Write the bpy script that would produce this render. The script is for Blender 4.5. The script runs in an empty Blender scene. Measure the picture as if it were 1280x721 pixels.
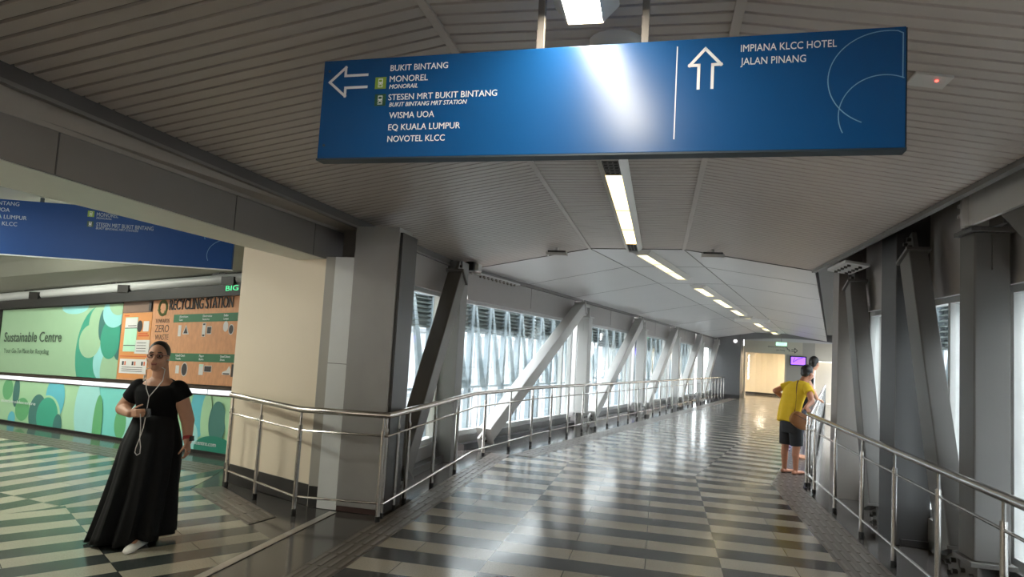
import bpy, bmesh, math, random
from mathutils import Vector as V, Matrix
random.seed(7)
D = bpy.data
C = bpy.context.scene.collection
PI = math.pi
scn = bpy.context.scene

# ---------------------------------------------------------------- camera, sky, exposure
FPX, PITCH, ROLL, EYE = 850.0, math.radians(4.6), math.radians(3.3), 1.70
fw = V((0, math.cos(PITCH), math.sin(PITCH)))
r0 = V((1, 0, 0)); up0 = V((0, -math.sin(PITCH), math.cos(PITCH)))
rt = r0*math.cos(ROLL)+up0*math.sin(ROLL)
upv = -r0*math.sin(ROLL)+up0*math.cos(ROLL)
cd = D.cameras.new('camera'); cam = D.objects.new('camera', cd); C.objects.link(cam)
cd.sensor_width = 36; cd.lens = FPX/1280*36; cd.clip_start = .05; cd.clip_end = 400
cam.matrix_world = Matrix(((rt.x, upv.x, -fw.x, 0), (rt.y, upv.y, -fw.y, 0), (rt.z, upv.z, -fw.z, EYE), (0, 0, 0, 1)))
scn.camera = cam

SKY = 5.0
w = D.worlds.new('overcast_sky'); scn.world = w; w.use_nodes = True
nt = w.node_tree; nt.nodes.clear()
out = nt.nodes.new('ShaderNodeOutputWorld'); bg = nt.nodes.new('ShaderNodeBackground')
bg.inputs[0].default_value = (.95, .97, 1.0, 1); bg.inputs[1].default_value = SKY
nt.links.new(bg.outputs[0], out.inputs[0])
scn.view_settings.view_transform = 'Standard'
scn.view_settings.look = 'None'
scn.view_settings.exposure = 1.65
scn.view_settings.gamma = 1.0
scn.view_settings.use_curve_mapping = False
LAMP = 8.0        # walkway ceiling lamps
LAMPB = 38.0      # side branch lamps

# ---------------------------------------------------------------- frames
class Fr:
    def __init__(s, o, ex, ey, ez=(0, 0, 1)):
        s.o, s.x, s.y, s.z = V(o), V(ex), V(ey), V(ez)
    def __call__(s, a, b, c=0.0):
        return s.o+s.x*a+s.y*b+s.z*c
A1, A2 = math.radians(12.5), math.radians(25.4)
u1 = V((math.sin(A1), math.cos(A1), 0)); n1 = V((math.cos(A1), -math.sin(A1), 0))
u2 = V((math.sin(A2), math.cos(A2), 0)); n2 = V((math.cos(A2), -math.sin(A2), 0))
BEND = 10.1
NEAR = Fr((0, 0, 0), n1, u1)                       # (across, along, height) of the near stretch
FAR = Fr(u1*BEND, n2, u2+V((0, 0, -.0126)))        # the stretch beyond the bend
WORLD = Fr((0, 0, 0), (1, 0, 0), (0, 1, 0))
MT = math.tan((A2-A1)/2)
def near_end(n): return BEND-MT*n
def far_start(n): return MT*n

# ---------------------------------------------------------------- mesh builder
class MB:
    def __init__(s):
        s.v, s.f, s.m, s.uv = [], [], [], {}
    def add(s, vs, fs, mi=0):
        b = len(s.v); s.v += [V(p) for p in vs]
        for f in fs: s.f.append([b+i for i in f]); s.m.append(mi)
        return s
    def hexa(s, p, mi=0):   # p: 8 points, bottom 4 then top 4
        return s.add(p, [(3, 2, 1, 0), (4, 5, 6, 7), (0, 1, 5, 4), (1, 2, 6, 5), (2, 3, 7, 6), (3, 0, 4, 7)], mi)
    def box(s, fr, x0, x1, y0, y1, z0, z1, mi=0):
        return s.hexa([fr(x0, y0, z0), fr(x1, y0, z0), fr(x1, y1, z0), fr(x0, y1, z0),
                       fr(x0, y0, z1), fr(x1, y0, z1), fr(x1, y1, z1), fr(x0, y1, z1)], mi)
    def prism(s, poly, d, mi=0):
        n = len(poly); d = V(d)
        vs = [V(p) for p in poly]+[V(p)+d for p in poly]
        fs = [tuple(range(n-1, -1, -1)), tuple(range(n, 2*n))]+[(i, (i+1) % n, n+(i+1) % n, n+i) for i in range(n)]
        return s.add(vs, fs, mi)
    def beam(s, a, b, wx, wy, side, mi=0):      # rectangular bar a->b, wx wide along side
        a, b = V(a), V(b); d = (b-a).normalized(); sx = V(side); sx = (sx-d*sx.dot(d)).normalized(); sy = d.cross(sx)
        q = [(-wx/2, -wy/2), (wx/2, -wy/2), (wx/2, wy/2), (-wx/2, wy/2)]
        return s.hexa([a+sx*i+sy*j for i, j in q]+[b+sx*i+sy*j for i, j in q], mi)
    def tube(s, pts, r, seg=10, mi=0, cap=True):
        pts = [V(p) for p in pts]; n = len(pts)
        rr = r if isinstance(r, (list, tuple)) else [r]*n
        t0 = (pts[1]-pts[0]).normalized()
        ref = V((0, 0, 1)) if abs(t0.z) < .9 else V((1, 0, 0))
        x = (ref-t0*ref.dot(t0)).normalized(); b = len(s.v)
        for i, p in enumerate(pts):
            ta = (pts[i]-pts[i-1]).normalized() if i else t0
            tb = (pts[i+1]-pts[i]).normalized() if i < n-1 else ta
            t = ta+tb
            t = t.normalized() if t.length > 1e-6 else ta
            k = 1/max(.35, t.dot(ta))
            x = (x-t*x.dot(t)).normalized(); y = t.cross(x)
            # widen across the bend only
            bn = (tb-ta)
            for j in range(seg):
                a = 2*PI*j/seg; o = x*math.cos(a)*rr[i]+y*math.sin(a)*rr[i]
                if bn.length > 1e-4:
                    bd = bn.normalized(); bd = (bd-t*bd.dot(t))
                    if bd.length > 1e-4:
                        bd.normalize(); o = o+bd*(o.dot(bd))*(k-1)
                s.v.append(p+o)
        for i in range(n-1):
            for j in range(seg):
                s.f.append([b+i*seg+j, b+i*seg+(j+1) % seg, b+(i+1)*seg+(j+1) % seg, b+(i+1)*seg+j]); s.m.append(mi)
        if cap:
            s.f.append([b+j for j in range(seg-1, -1, -1)]); s.m.append(mi)
            s.f.append([b+(n-1)*seg+j for j in range(seg)]); s.m.append(mi)
        return s
    def loft(s, rings, mi=0, cap=True, closed=True):
        b = len(s.v); n = len(rings[0])
        for r in rings: s.v += [V(p) for p in r]
        for i in range(len(rings)-1):
            for j in range(n if closed else n-1):
                s.f.append([b+i*n+j, b+i*n+(j+1) % n, b+(i+1)*n+(j+1) % n, b+(i+1)*n+j]); s.m.append(mi)
        if cap:
            s.f.append([b+j for j in range(n-1, -1, -1)]); s.m.append(mi)
            s.f.append([b+(len(rings)-1)*n+j for j in range(n)]); s.m.append(mi)
        return s
    def ball(s, c, r, mi=0, seg=16, rings=10, fr=None):
        c = V(c); rx, ry, rz = r if isinstance(r, (tuple, list)) else (r, r, r)
        ax, ay, az = (fr.x, fr.y, fr.z) if fr else (V((1, 0, 0)), V((0, 1, 0)), V((0, 0, 1)))
        rs = []
        for i in range(1, rings):
            t = -PI/2+PI*i/rings
            rs.append([c+ax*rx*math.cos(t)*math.cos(2*PI*j/seg)+ay*ry*math.cos(t)*math.sin(2*PI*j/seg)+az*rz*math.sin(t) for j in range(seg)])
        b = len(s.v); s.loft(rs, mi, cap=False)
        lo = len(s.v); s.v += [c-az*rz, c+az*rz]; top = b+(rings-2)*seg
        for j in range(seg):
            s.f.append([lo, b+(j+1) % seg, b+j]); s.m.append(mi)
            s.f.append([lo+1, top+j, top+(j+1) % seg]); s.m.append(mi)
        return s
    def capsule(s, a, b, ra, rb, seg=14, fl=1.0, flat=None):   # tapered capsule; fl squeezes along 'flat'
        a, b = V(a), V(b); d = (b-a); L = d.length; d = d/L if L > 1e-6 else V((0, 0, 1))
        ref = V(flat) if flat is not None else (V((0, 0, 1)) if abs(d.z) < .9 else V((1, 0, 0)))
        y = (ref-d*ref.dot(d)).normalized(); x = y.cross(d)
        rs = []
        for k in range(1, 5):
            t = PI/2*(k/4-1); rs.append((a+d*ra*math.sin(t), ra*math.cos(t)))
        for k in range(0, 4):
            t = PI/2*k/4; rs.append((b+d*rb*math.sin(t), rb*math.cos(t)))
        rings = [[p+x*q*math.cos(2*PI*j/seg)+y*q*fl*math.sin(2*PI*j/seg) for j in range(seg)] for p, q in rs]
        return s.loft(rings)

MATS = {}
def build(name, mb, mats, parent=None, loc=None, smooth=False, bevel=0):
    me = D.meshes.new(name)
    off = V(loc) if loc is not None else V((0, 0, 0))
    if parent is not None:
        off = V(parent['_o']) if '_o' in parent else V((0, 0, 0))
    me.from_pydata([tuple(p-off) for p in mb.v], [], mb.f)
    if not isinstance(mats, (list, tuple)): mats = [mats]
    for m in mats: me.materials.append(m)
    for p, mi in zip(me.polygons, mb.m):
        p.material_index = mi; p.use_smooth = smooth
    bm = bmesh.new(); bm.from_mesh(me); bmesh.ops.recalc_face_normals(bm, faces=bm.faces); bm.to_mesh(me); bm.free()
    if smooth: me.set_sharp_from_angle(angle=math.radians(42))
    o = D.objects.new(name, me); C.objects.link(o)
    if parent is not None:
        o.parent = parent; o['_o'] = tuple(off)
    else:
        o.location = off; o['_o'] = tuple(off)
    if bevel:
        b = o.modifiers.new('bevel', 'BEVEL'); b.width = bevel; b.segments = 2; b.limit_method = 'ANGLE'
    return o
def meta(o, label=None, cat=None, group=None, kind=None):
    if label: o['label'] = label
    if cat: o['category'] = cat
    if group: o['group'] = group
    if kind: o['kind'] = kind
    return o
def thing(name, label, cat, loc, group=None):
    o = D.objects.new(name, None); C.objects.link(o); o.location = V(loc); o['_o'] = tuple(V(loc)); o.empty_display_size = .1
    return meta(o, label, cat, group)
def base_of(mb):
    xs = [p.x for p in mb.v]; ys = [p.y for p in mb.v]; zs = [p.z for p in mb.v]
    return V(((min(xs)+max(xs))/2, (min(ys)+max(ys))/2, min(zs)))
def solo(name, mb, mats, label, cat, group=None, smooth=False, bevel=0):
    return meta(build(name, mb, mats, None, base_of(mb), smooth, bevel), label, cat, group)
def struct(name, mb, mats, parent=None, smooth=False, bevel=0):
    o = build(name, mb, mats, parent, None, smooth, bevel)
    if parent is None: o['kind'] = 'structure'
    return o

# ---------------------------------------------------------------- text
_cap = {}
def text_mesh(s, extr=0.0):
    cu = D.curves.new('lettering', 'FONT'); cu.body = s; cu.size = 1; cu.extrude = extr; cu.resolution_u = 3
    o = D.objects.new('lettering', cu); C.objects.link(o)
    dg = bpy.context.evaluated_depsgraph_get(); dg.update()
    me = D.meshes.new_from_object(o.evaluated_get(dg))
    vs = [V(v.co) for v in me.vertices]; fs = [list(p.vertices) for p in me.polygons]
    D.objects.remove(o); D.curves.remove(cu); D.meshes.remove(me)
    return vs, fs
def cap_h():
    if 'H' not in _cap:
        vs, _ = text_mesh('H'); _cap['H'] = max(v.y for v in vs)
    return _cap['H']
def add_text(mb, s, pt, x0, y0, cap, width=None, shear=0.0, mi=0, align='l', extr=.002):
    """pt(x, y, h) maps board coordinates to the world; h = height above the board."""
    vs, fs = text_mesh(s, .01)
    k = cap/cap_h(); x_lo = min(v.x for v in vs); x_hi = max(v.x for v in vs)
    kx = width/(x_hi-x_lo) if width else k
    wd = (x_hi-x_lo)*kx; sx = x0-(wd if align == 'r' else wd/2 if align == 'c' else 0)
    mb.add([pt(sx+(v.x-x_lo)*kx+shear*v.y*k, y0+v.y*k, extr if v.z > 0 else 0.0) for v in vs], fs, mi)

def letter(parent, mat, s, pt, x0, y0, cap, width=None, name='lettering', **k):
    mb = MB(); add_text(mb, s, pt, x0, y0, cap, width, **k); return build(name, mb, mat, parent)
def one(name, parent, mat, f, *a, **k):
    mb = MB(); f(mb, *a, **k); return build(name, mb, mat, parent)

# ---------------------------------------------------------------- materials
def lin(c):
    return tuple(((x/255)/12.92 if x/255 <= .04045 else ((x/255+.055)/1.055)**2.4) for x in c)
def pr(name, rgb, rough=.5, metal=0.0, var=.06, scale=8.0, spec=.5, bump=0.0, bscale=60.0, emit=None, es=0.0, coat=0.0, stretch=None):
    """procedural principled material; rgb are sRGB 0..255"""
    if name in MATS: return MATS[name]
    m = D.materials.new(name); m.use_nodes = True; t = m.node_tree; b = t.nodes['Principled BSDF']
    c = lin(rgb)
    tc = t.nodes.new('ShaderNodeTexCoord'); src = tc.outputs['Object']
    if stretch:
        mp = t.nodes.new('ShaderNodeMapping'); mp.inputs['Scale'].default_value = stretch
        t.links.new(src, mp.inputs[0]); src = mp.outputs[0]
    nz = t.nodes.new('ShaderNodeTexNoise'); nz.inputs['Scale'].default_value = scale; nz.inputs['Detail'].default_value = 3
    t.links.new(src, nz.inputs['Vector'])
    mx = t.nodes.new('ShaderNodeMix'); mx.data_type = 'RGBA'
    mx.inputs[6].default_value = (*[x*(1-var) for x in c], 1); mx.inputs[7].default_value = (*[min(1, x*(1+var)) for x in c], 1)
    t.links.new(nz.outputs[0], mx.inputs[0]); t.links.new(mx.outputs[2], b.inputs['Base Color'])
    b.inputs['Roughness'].default_value = rough; b.inputs['Metallic'].default_value = metal
    b.inputs['Specular IOR Level'].default_value = spec
    if coat: b.inputs['Coat Weight'].default_value = coat
    if bump:
        n2_ = t.nodes.new('ShaderNodeTexNoise'); n2_.inputs['Scale'].default_value = bscale
        t.links.new(src, n2_.inputs['Vector'])
        bp = t.nodes.new('ShaderNodeBump'); bp.inputs['Strength'].default_value = bump; bp.inputs['Distance'].default_value = .01
        t.links.new(n2_.outputs[0], bp.inputs['Height']); t.links.new(bp.outputs[0], b.inputs['Normal'])
    if emit:
        b.inputs['Emission Color'].default_value = (*lin(emit), 1); b.inputs['Emission Strength'].default_value = es
    MATS[name] = m; return m
def glass(name, tint=(248, 252, 252), refl=.08):
    if name in MATS: return MATS[name]
    m = D.materials.new(name); m.use_nodes = True; t = m.node_tree; t.nodes.clear()
    o = t.nodes.new('ShaderNodeOutputMaterial'); mix = t.nodes.new('ShaderNodeMixShader')
    tr = t.nodes.new('ShaderNodeBsdfTransparent'); gl = t.nodes.new('ShaderNodeBsdfGlossy')
    tr.inputs[0].default_value = (*lin(tint), 1); gl.inputs['Roughness'].default_value = .02
    lw = t.nodes.new('ShaderNodeLayerWeight'); lw.inputs[0].default_value = .25
    mu = t.nodes.new('ShaderNodeMath'); mu.operation = 'MULTIPLY'; mu.inputs[1].default_value = .28
    ad = t.nodes.new('ShaderNodeMath'); ad.operation = 'ADD'; ad.inputs[1].default_value = refl*.5
    t.links.new(lw.outputs['Fresnel'], mu.inputs[0]); t.links.new(mu.outputs[0], ad.inputs[0])
    t.links.new(ad.outputs[0], mix.inputs[0]); t.links.new(tr.outputs[0], mix.inputs[1]); t.links.new(gl.outputs[0], mix.inputs[2])
    t.links.new(mix.outputs[0], o.inputs[0]); MATS[name] = m; return m
def emis(name, rgb, s):
    if name in MATS: return MATS[name]
    m = D.materials.new(name); m.use_nodes = True; t = m.node_tree; t.nodes.clear()
    o = t.nodes.new('ShaderNodeOutputMaterial'); e = t.nodes.new('ShaderNodeEmission')
    nz = t.nodes.new('ShaderNodeTexNoise'); nz.inputs['Scale'].default_value = 3
    mr = t.nodes.new('ShaderNodeMapRange'); mr.inputs['To Min'].default_value = s*.92; mr.inputs['To Max'].default_value = s*1.08
    t.links.new(nz.outputs[0], mr.inputs[0]); t.links.new(mr.outputs[0], e.inputs[1])
    e.inputs[0].default_value = (*lin(rgb), 1); t.links.new(e.outputs[0], o.inputs[0]); MATS[name] = m; return m

def floor_mat(name, pitch, flips, joint0, joint, light, dark, rough=.16):
    """banded granite: uv.x across, uv.y along; bands swap phase at the flip lines"""
    m = D.materials.new(name); m.use_nodes = True; t = m.node_tree; N = t.nodes; L = t.links; b = N['Principled BSDF']
    uv = N.new('ShaderNodeUVMap'); sp = N.new('ShaderNodeSeparateXYZ'); L.new(uv.outputs[0], sp.inputs[0])
    def math_(op, a, c=None, d=None):
        n = N.new('ShaderNodeMath'); n.operation = op
        for i, x in enumerate((a, c, d)):
            if x is None: continue
            if isinstance(x, (int, float)): n.inputs[i].default_value = x
            else: L.new(x, n.inputs[i])
        return n.outputs[0]
    X, Y = sp.outputs[0], sp.outputs[1]
    ph = 0.0
    for s_, f in flips:   # s_ = +1 flips beyond f, -1 below f
        q = math_('GREATER_THAN', X, f) if s_ > 0 else math_('LESS_THAN', X, f)
        ph = math_('ADD', ph, q)
    yy = math_('ADD', math_('DIVIDE', Y, pitch), math_('MULTIPLY', ph, .5))
    fr_ = math_('FRACT', yy)
    band = math_('LESS_THAN', fr_, .5)
    # joints
    jx = math_('FRACT', math_('DIVIDE', math_('SUBTRACT', X, joint0), joint))
    jl = math_('LESS_THAN', math_('ABSOLUTE', math_('SUBTRACT', jx, .5)), .4955)
    jy = math_('FRACT', math_('MULTIPLY', yy, 2.0))
    jm = math_('LESS_THAN', math_('ABSOLUTE', math_('SUBTRACT', jy, .5)), .494)
    jn = math_('MULTIPLY', jl, jm)
    # speckle and tile-to-tile shade
    nz = N.new('ShaderNodeTexNoise'); nz.inputs['Scale'].default_value = 90; nz.inputs['Detail'].default_value = 4; L.new(uv.outputs[0], nz.inputs['Vector'])
    cell = N.new('ShaderNodeCombineXYZ')
    L.new(math_('FLOOR', math_('DIVIDE', math_('SUBTRACT', X, joint0), joint)), cell.inputs[0]); L.new(math_('FLOOR', math_('MULTIPLY', yy, 2.0)), cell.inputs[1])
    wn = N.new('ShaderNodeTexWhiteNoise'); wn.noise_dimensions = '2D'; L.new(cell.outputs[0], wn.inputs['Vector'])
    gain = math_('ADD', math_('MULTIPLY', nz.outputs[0], .7), math_('ADD', math_('MULTIPLY', wn.outputs[0], .22), .54))
    mx = N.new('ShaderNodeMix'); mx.data_type = 'RGBA'; mx.inputs[6].default_value = (*lin(dark), 1); mx.inputs[7].default_value = (*lin(light), 1)
    L.new(band, mx.inputs[0])
    m2 = N.new('ShaderNodeMix'); m2.data_type = 'RGBA'; m2.blend_type = 'MULTIPLY'; m2.inputs[0].default_value = 1
    g = N.new('ShaderNodeCombineColor'); 
    for i in range(3): L.new(gain, g.inputs[i])
    L.new(mx.outputs[2], m2.inputs[6]); L.new(g.outputs[0], m2.inputs[7])
    m3 = N.new('ShaderNodeMix'); m3.data_type = 'RGBA'; m3.inputs[6].default_value = (*lin((38, 36, 34)), 1)
    L.new(jn, m3.inputs[0]); L.new(m2.outputs[2], m3.inputs[7]); L.new(m3.outputs[2], b.inputs['Base Color'])
    rn = N.new('ShaderNodeTexNoise'); rn.inputs['Scale'].default_value = 2.2; L.new(uv.outputs[0], rn.inputs['Vector'])
    mr = N.new('ShaderNodeMapRange'); mr.inputs['To Min'].default_value = rough*.7; mr.inputs['To Max'].default_value = rough*1.5
    L.new(rn.outputs[0], mr.inputs[0]); L.new(mr.outputs[0], b.inputs['Roughness'])
    b.inputs['Specular IOR Level'].default_value = .32
    return m
# ================================================================ SETTING
M_light_gran = (156, 148, 136); M_dark_gran = (58, 57, 56)
fm_walk = floor_mat('banded granite of the walkway', .56, [(1, .55), (-1, -1.25)], -.05, .6, M_light_gran, M_dark_gran)
fm_far = floor_mat('banded granite beyond the bend', .56, [(1, .55), (-1, -1.25)], -.05, .6, (160, 155, 146), M_dark_gran)
fm_side = floor_mat('banded granite of the side branch', .44, [(1, 1.245)], .045, .6, (160, 155, 140), (58, 64, 63))
fm_side2 = floor_mat('banded granite along the mural', .44, [(1, 4.213)], .6, .6, (160, 155, 140), (58, 64, 63))
m_plain = pr('dark polished granite border', (74, 70, 68), .13, var=.12, scale=60, spec=.6)
m_tact = pr('brown tactile paving', (88, 80, 74), .3, var=.12, scale=30)
m_tbar = pr('tactile bars', (112, 104, 98), .28, var=.1, scale=30)
m_strip = pr('brushed metal floor strip', (190, 184, 178), .3, metal=.7)

def slab(name, fr, poly, mat, z=0.0, th=.004):
    mb = MB(); n = len(poly)
    mb.prism([fr(a, b, z-th) for a, b in poly], (0, 0, th))
    o = struct(name, mb, mat)
    me = o.data; uvl = me.uv_layers.new(name='UVMap')
    for p in me.polygons:
        for li in p.loop_indices:
            k = me.loops[li].vertex_index % n; uvl.data[li].uv = poly[k]
    return o

U0, U9 = -4.0, 27.0
def tact(name, fr, a0, a1, b0, b1, skew0=0.0, skew1=0.0, rows=4):
    mb = MB()
    def s0(a): return b0+skew0*a
    def s1(a): return b1+skew1*a
    mb.prism([fr(a0, s0(a0), -.001), fr(a1, s0(a1), -.001), fr(a1, s1(a1), -.001), fr(a0, s1(a0), -.001)], (0, 0, .003))
    bw = (a1-a0)/rows
    for r in range(rows):
        a = a0+bw*(r+.5); b = s0(a)+.02
        while b+.27 < s1(a):
            mb.box(fr, a-.014, a+.014, b, b+.265, .002, .0065, 1); b += .30
    return struct(name, mb, [m_tact, m_tbar])

# plain granite bed under everything
LBM, LBW = V((.749, .663, 0)), V((-.663, .749, 0))
PW = V((.91772, -.39722, 0)); PM = V((.39722, .91772, 0))     # along / across the mural wall
LB1 = Fr((0, 0, 0), LBM, LBW); LB2 = Fr((0, 0, 0), PM, -PW)
PA = V((-8.03, 11.02, 0))
def inM(fr, p): return (V(p).dot(fr.x), V(p).dot(fr.y))
T = V((-3.23, 7.25, 0)); BP = V((-3.95, 6.30, 0)); mit = V((.606, .795, 0))
A_ = BP-mit*7.0
Qs = NEAR(-3.0, 5.135)
PR = PA+PW*5.3; PL = PA-PW*6.0
slab('floor', NEAR, [(-3.02, U0), (3.1, U0), (3.1, near_end(3.1)+.02), (-3.6, near_end(-3.6)+.02), (-3.6, 6.2), (-3.02, 6.2)], m_plain, -.004, .3)
slab('floor', FAR, [(-3.4, far_start(-3.4)), (3.1, far_start(3.1)), (3.1, U9), (1.2, U9), (1.2, 36), (-3.4, 36)], m_plain, -.004, .3)
slab('floor', WORLD, [NEAR(-3.02, U0)[:2], NEAR(-3.02, 6.2)[:2], NEAR(-3.6, 6.2)[:2], NEAR(-3.6, 8.6)[:2], PR[:2], PL[:2], (-16, 8), (-12, -2)], m_plain, -.004, .3)
# banded fields
slab('floor', NEAR, [(-2.18, U0), (1.54, U0), (1.54, near_end(1.54)), (-2.18, near_end(-2.18))], fm_walk)
slab('floor', FAR, [(-2.18, far_start(-2.18)), (1.54, far_start(1.54)), (1.54, U9), (-2.18, U9)], fm_far)
slab('floor', LB1, [inM(LB1, p) for p in (A_, T, Qs, NEAR(-3.06, U0))], fm_side)
p2 = T+V((.05, .22, 0))
slab('floor', LB2, [inM(LB2, p) for p in (A_, V((-16, 8.2, 0)), PL-PM*.5, PR-PM*.5, V((-3.3, 8.1, 0)), T)], fm_side2)
# tactile paths
tact('floor', NEAR, -2.48, -2.18, U0, BEND, 0, -MT, 4)
tact('floor', FAR, -2.16, -1.80, 0, U9-3, MT, 0, 4)
tact('floor', NEAR, 1.54, 1.93, U0, BEND, 0, -MT, 5)
tact('floor', FAR, 1.54, 1.93, 0, U9-3, MT, 0, 5)
tact('floor', LB1, 2.39, 2.70, 4.9, 7.55, .45, 0, 4)
tact('floor', LB2, 6.0, 6.42, 6.4, 16, 0, 0, 4)
mb = MB(); mb.prism([NEAR(-3.02, 6.15, 0), NEAR(-2.95, 6.15, 0), NEAR(-2.95, U0, 0), NEAR(-3.02, U0, 0)], (0, 0, .004))
struct('trim_1', mb, m_strip)

# ---------------------------------------------------------------- ceiling
m_slat = pr('grey aluminium ceiling slats', (184, 172, 163), .38, var=.05, scale=3, spec=.45)
m_gap = pr('dark ceiling void', (70, 66, 64), .8)
m_ceil = pr('smooth grey ceiling panels', (205, 202, 201), .42, var=.04, scale=1.2)
m_trim = pr('grey painted trim', (120, 115, 112), .5)
PROF = [(-3.0, 2.85), (-1.1, 3.2), (.28, 3.2), (2.02, 2.92)]
def slats(na, za, nb, zb):
    mb = MB(); k = 0; uu = U0
    while uu < near_end(na)+.2:
        for (o0, o1, dz, mi) in ((0, .004, .012, 0), (.004, .082, 0.0, 0), (.082, .086, .012, 0), (.086, .1, .012, 1)):
            a0, a1 = min(uu+o0, near_end(na)), min(uu+o1, near_end(na))
            b0, b1 = min(uu+o0, near_end(nb)), min(uu+o1, near_end(nb))
            if a1-a0 < 1e-5 and b1-b0 < 1e-5: continue
            if dz and mi == 0:   # bevelled edge
                e0, e1 = (.012, 0) if o0 == 0 else (0, .012)
            else: e0 = e1 = dz
            mb.add([NEAR(na, a0, za+e0), NEAR(nb, b0, zb+e0), NEAR(nb, b1, zb+e1), NEAR(na, a1, za+e1)], [(0, 1, 2, 3)], mi)
        uu += .1
    # backing
    mb.hexa([NEAR(na, U0, za+.02), NEAR(nb, U0, zb+.02), NEAR(nb, near_end(nb), zb+.02), NEAR(na, near_end(na), za+.02),
             NEAR(na, U0, za+.12), NEAR(nb, U0, zb+.12), NEAR(nb, near_end(nb), zb+.12), NEAR(na, near_end(na), za+.12)], 1)
    return struct('ceiling', mb, [m_slat, m_gap])
for i in range(3):
    (na, za), (nb, zb) = PROF[i], PROF[i+1]
    slats(na, za, nb, zb)
    mb = MB(); L_ = U9
    mb.hexa([FAR(na, far_start(na), za), FAR(nb, far_start(nb), zb), FAR(nb, L_, zb), FAR(na, L_, za),
             FAR(na, far_start(na), za+.1), FAR(nb, far_start(nb), zb+.1), FAR(nb, L_, zb+.1), FAR(na, L_, za+.1)])
    struct('ceiling', mb, m_ceil)
# joint bars along the folds and across the bend
for n, z in PROF[1:3]:
    mb = MB(); mb.box(NEAR, n-.022, n+.022, U0, near_end(n), z-.012, z+.02); struct('trim_2', mb, m_slat)
    mb = MB(); mb.box(FAR, n-.01, n+.01, far_start(n), U9, z-.004, z+.02); struct('trim_2', mb, m_trim)
for i in range(3):
    (na, za), (nb, zb) = PROF[i], PROF[i+1]
    mb = MB(); mb.beam(NEAR(na, near_end(na), za), NEAR(nb, near_end(nb), zb), .02, .02, u1); struct('trim_3', mb, m_trim)
# panel joints beyond the bend
for uu in (1.9, 4.4, 9.5, 14.6, 19.7):
    mb = MB()
    for i in range(3):
        (na, za), (nb, zb) = PROF[i], PROF[i+1]
        mb.beam(FAR(na, uu, za), FAR(nb, uu, zb), .012, .006, u2)
    struct('trim_3', mb, m_trim)

# ceiling edges, beam over the side branch
m_beam = pr('grey painted beam', (132, 125, 120), .5, var=.05, scale=2)
m_soff = pr('pale soffit', (226, 224, 214), .5, var=.04)
m_edge = pr('dark edge trim', (84, 80, 78), .5)
mb = MB(); mb.box(NEAR, -3.07, -2.99, U0, near_end(-3.0), 2.77, 2.87); struct('trim_4', mb, m_edge)
mb = MB(); mb.box(NEAR, -3.02, -2.98, U0, near_end(-3.0), 2.755, 2.775); struct('trim_4', mb, m_trim)
def bsec(u):
    if u < 2.57: return (-3.10, 2.44, 2.655)
    k = (u-2.57)/(6.6-2.57); return (-3.10-.27*k, 2.44+.01*k, 2.655+.115*k)
mb = MB(); us = [U0, 2.57, 7.3]; rings = []
for uu in us:
    n, z0, z1 = bsec(uu); nb = -3.75
    rings.append([NEAR(n, uu, z0), NEAR(n, uu, z1), NEAR(nb, uu, z1+.25), NEAR(nb, uu, z0)])
mb.loft(rings); struct('trim_5', mb, m_beam)
mb = MB(); rings = []
for uu in us:
    n, z0, z1 = bsec(uu)
    rings.append([NEAR(-3.03, uu, 2.79), NEAR(n-.01, uu, z1+.004), NEAR(n-.01, uu, z1+.03), NEAR(-3.03, uu, 2.82)])
mb.loft(rings); struct('trim_6', mb, pr('cove above the beam', (168, 158, 148), .5))
mb = MB(); rings = []
for uu in us:
    n, z0, z1 = bsec(uu)
    rings.append([NEAR(n-.02, uu, z0-.006), NEAR(n-.02, uu, z0-.001), NEAR(-3.76, uu, z0-.001), NEAR(-3.76, uu, z0-.006)])
mb.loft(rings); struct('trim_6', mb, m_soff)
for uu, h in ((2.9, .2), (4.6, .2), (6.0, .2)):
    n, z0, z1 = bsec(uu); mb = MB(); mb.box(NEAR, n-.002, n+.003, uu-.004, uu+.004, z0, z1); struct('trim_6', mb, m_edge)

# ---------------------------------------------------------------- left pier and the wall beside it
m_conc = pr('beige painted wall', (224, 210, 190), .55, var=.04, scale=1.5)
m_cgrey = pr('grey wall cladding', (176, 172, 165), .5, var=.05, scale=3)
m_white = pr('pale aluminium panel', (224, 226, 226), .4, var=.03)
m_pier = pr('grey pier cladding', (158, 156, 154), .42, var=.10, scale=4)
m_black = pr('black painted steel', (30, 29, 29), .4)
m_skirt = pr('dark tile skirting', (52, 50, 50), .3, var=.1)
c0 = NEAR(-3.30, 6.27); c1 = V((-3.08, 7.72, 0)); c2 = V((-3.17, 8.95, 0)); c3 = NEAR(-3.36, 8.9)
def wall_block(name, pts, z0, z1, mat):
    mb = MB(); mb.prism([V((p[0], p[1], z0)) for p in pts], (0, 0, z1-z0)); return struct(name, mb, mat)
wall_block('wall_left', [c0, c1, c2, NEAR(-3.45, 8.3), NEAR(-3.3, 6.6)], 0, 2.445, m_conc)
wall_block('wall_left', [NEAR(-3.78, 6.48), c1, c2, NEAR(-3.45, 8.4), NEAR(-3.45, 7.35), NEAR(-3.78, 7.35)], 2.445, 3.05, m_conc)
d = (c1-c0).normalized(); nrm = V((d.y, -d.x, 0)); nrm = -nrm if nrm.dot(c0) > 0 else nrm
mb = MB(); mb.hexa([c0+d*.02+V((0, 0, 0)), c1, c1+nrm*.012, c0+nrm*.012+d*.02]+[p+V((0, 0, .2)) for p in (c0+d*.02, c1, c1+nrm*.012, c0+nrm*.012+d*.02)])
struct('baseboard_left', mb, m_skirt)
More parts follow.
